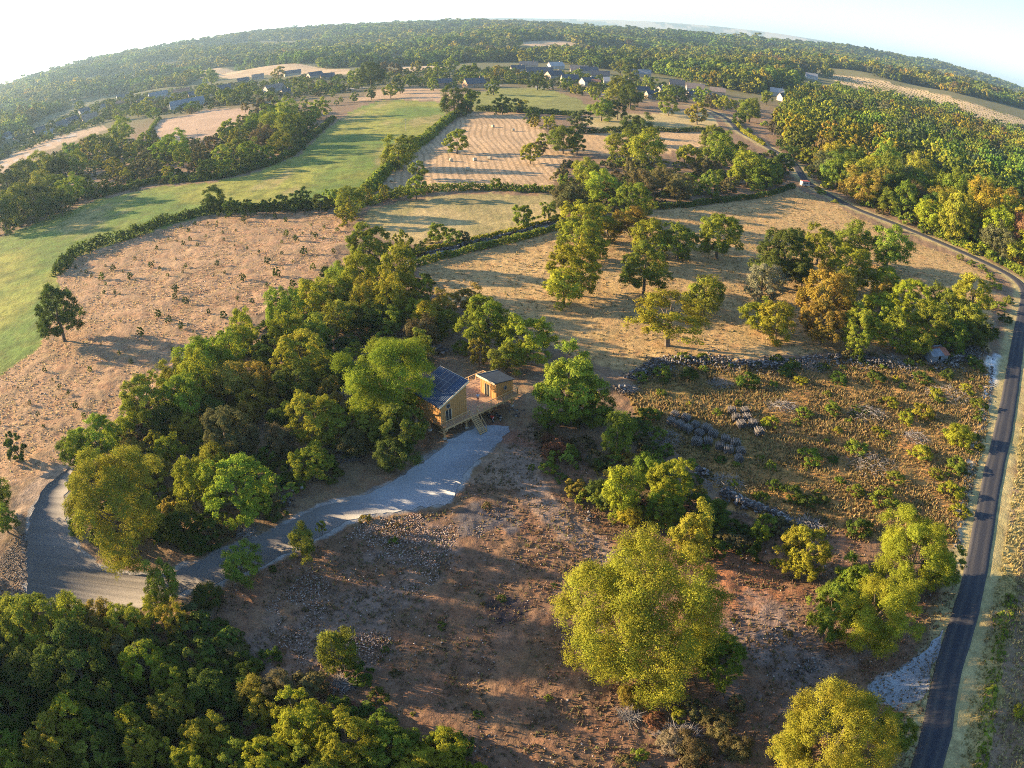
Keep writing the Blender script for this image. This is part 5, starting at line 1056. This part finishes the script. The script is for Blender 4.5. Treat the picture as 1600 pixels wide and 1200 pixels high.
for hx_, hy_, hz__ in ((-.21, -.29, .97), (.3, -.15, .82)):
    for k_ in range(5): MB().tube((hx_ + (k_ - 2) * .018, hy_, hz__), (hx_ + (k_ - 2) * .022, hy_ - .05 - .01 * (k_ % 3), hz__ - .05), .009, .007, 4).build('finger', M_SKIN, PE)

# ------------------------------------------------------------------ motorcycles
M_TYRE = M_RUB; M_BLK = simple('black_paint', (.02, .02, .024), .3, .1, 3); M_CHR = simple('chrome', (.5, .5, .52), .25, .05, 2, 0, 1); M_LAMP = simple('lamp_glass', (.6, .6, .6), .2, .05, 1); M_RED2 = simple('red_fairing', (.5, .04, .03), .3, .1, 3)
def wheel(cx, rt):
    v = []; f = []; n, k_ = 20, 8
    for i in range(n):
        a = 2 * math.pi * i / n
        for j_ in range(k_):
            b = 2 * math.pi * j_ / k_; r_ = .27 + .06 * math.cos(b); v.append((cx + r_ * math.cos(a), .055 * math.sin(b), .33 + r_ * math.sin(a))); f.append((i * k_ + j_, ((i + 1) % n) * k_ + j_, ((i + 1) % n) * k_ + (j_ + 1) % k_, i * k_ + (j_ + 1) % k_))
    w_ = MB(); w_.v, w_.f = v, f; w_ = w_.build('wheel', M_TYRE, rt); r2_ = MB().tube((cx, -.03, .33), (cx, .03, .33), .06, None, 8)
    for i in range(6): a = i * math.pi / 3; r2_.tube((cx, 0, .33), (cx + .22 * math.cos(a), 0, .33 + .22 * math.sin(a)), .014, None, 4)
    r2_.build('rim', M_CHR, w_)
def motorcycle(label, u, v, ang, paint):
    x, y = survey(u, v); rt = empty('motorcycle', (x, y, .1), ang); tag(rt, label, 'motorcycle', 'motorcycles parked on the drive'); rt.rotation_euler = (R(-7), 0, ang)
    wheel(-.72, rt); wheel(.72, rt)
    MB().hexa([(-.35, -.14, .3), (.3, -.14, .28), (.3, .14, .28), (-.35, .14, .3), (-.3, -.16, .62), (.36, -.16, .66), (.36, .16, .66), (-.3, .16, .62)]).build('engine', M_BLK, rt)
    MB().hexa([(-.12, -.13, .64), (.38, -.15, .68), (.38, .15, .68), (-.12, .13, .64), (-.08, -.09, .86), (.30, -.13, .96), (.30, .13, .96), (-.08, .09, .86)]).build('tank', paint, rt)
    MB().hexa([(-.95, -.1, .74), (-.12, -.14, .70), (-.12, .14, .70), (-.95, .1, .74), (-.98, -.07, .92), (-.12, -.12, .82), (-.12, .12, .82), (-.98, .07, .92)]).build('seat', M_RUB, rt)
    MB().hexa([(.38, -.16, .6), (.78, -.06, .66), (.78, .06, .66), (.38, .16, .6), (.36, -.17, .98), (.66, -.09, 1.08), (.66, .09, 1.08), (.36, .17, .98)]).build('fairing', paint, rt)
    for s_ in (-.09, .09):
        MB().tube((.72, s_, .33), (.46, s_, .98), .028, None, 6).build('fork', M_CHR, rt)
        MB().tube((-.72, s_, .33), (-.2, s_, .45), .03, None, 6).build('swing_arm', M_CHR, rt)
    MB().tube((.42, -.36, 1.0), (.46, 0, 1.04), .018, None, 6).tube((.46, 0, 1.04), (.42, .36, 1.0), .018, None, 6).build('handlebar', M_BLK, rt)
    MB().tube((.80, 0, .82), (.74, 0, .82), .08, .09, 10).build('headlight', M_LAMP, rt)
    MB().tube((-.1, -.17, .3), (-.95, -.19, .42), .045, .06, 8).build('exhaust', M_CHR, rt)
motorcycle('red and black motorcycle parked left of the black one', 766.5, 657.5, R(-58), M_RED2)
motorcycle('black motorcycle parked right of the red one', 778.5, 656.5, R(-62), M_BLK)

# ------------------------------------------------------------------ ruined shed
M_TIN = simple('weathered_tin', (.17, .19, .22), .6, .3, 2); M_RUST = simple('rusty_tin', (.26, .10, .06), .8, .35, 3); M_GREYW = simple('grey_boards', (.14, .155, .18), .9, .25, 3, 0, 0, (4, 4, .5))
x, y = survey(1462, 556, 1); SH = empty('ruined_shed', (x, y, 0), R(12)); tag(SH, 'ruined grey shed with rusty tin roof under the trees at the plot corner', 'shed')
m_ = MB()
for i in range(13):
    if i in (5, 6): continue
    m_.box(-2.6 + i * .4, -2.24 + i * .4, -1.6, -1.55, 0, 2.0 + .03 * (i % 3)); m_.box(-2.6 + i * .4, -2.24 + i * .4, 1.55, 1.6, 0, 2.7)
for i in range(8):
    for xx in (-2.62, 2.56): m_.box(xx, xx + .05, -1.55 + i * .4, -1.2 + i * .4, 0, 2.0 + i * .09)
o = m_.build('wall_boards', M_GREYW, SH)
for i in range(6):
    a = -2.9 + i * .95; MB().hexa([(a, -2.0, 1.95), (a + .9, -2.0, 1.95 - .05 * (i % 2)), (a + .9, .2, 2.6), (a, .2, 2.6), (a, -2.0, 2.0), (a + .9, -2.0, 2.0), (a + .9, .2, 2.65), (a, .2, 2.65)]).build('roof_sheet', M_TIN if i < 4 else M_RUST, SH)
for i in range(4): a = -.9 + i * .95; MB().hexa([(a, .25, 2.6), (a + .9, .25, 2.6), (a + .9, 2.1, 2.1), (a, 2.1, 2.2), (a, .25, 2.66), (a + .9, .25, 2.66), (a + .9, 2.1, 2.16), (a, 2.1, 2.26)]).build('roof_sheet', M_RUST, SH)

finish_labels()
# ------------------------------------------------------------------ haze
hz = bpy.data.meshes.new('haze'); b = MB().box(-14500, 14500, -1200, 14500, -60, 330); hz.from_pydata(b.v, [], b.f); hz.update()
m, n, N, L = new_mat('haze_air'); out = N('ShaderNodeOutputMaterial'); pv = N('ShaderNodeVolumePrincipled')
pv.inputs['Color'].default_value = (.50, .74, 1, 1); pv.inputs['Density'].default_value = 0.88e-4; pv.inputs['Anisotropy'].default_value = .35; L(pv.outputs[0], out.inputs['Volume'])
hz.materials.append(m); tag(link('haze', hz), 'thin evening haze over the far hills', kind='stuff')
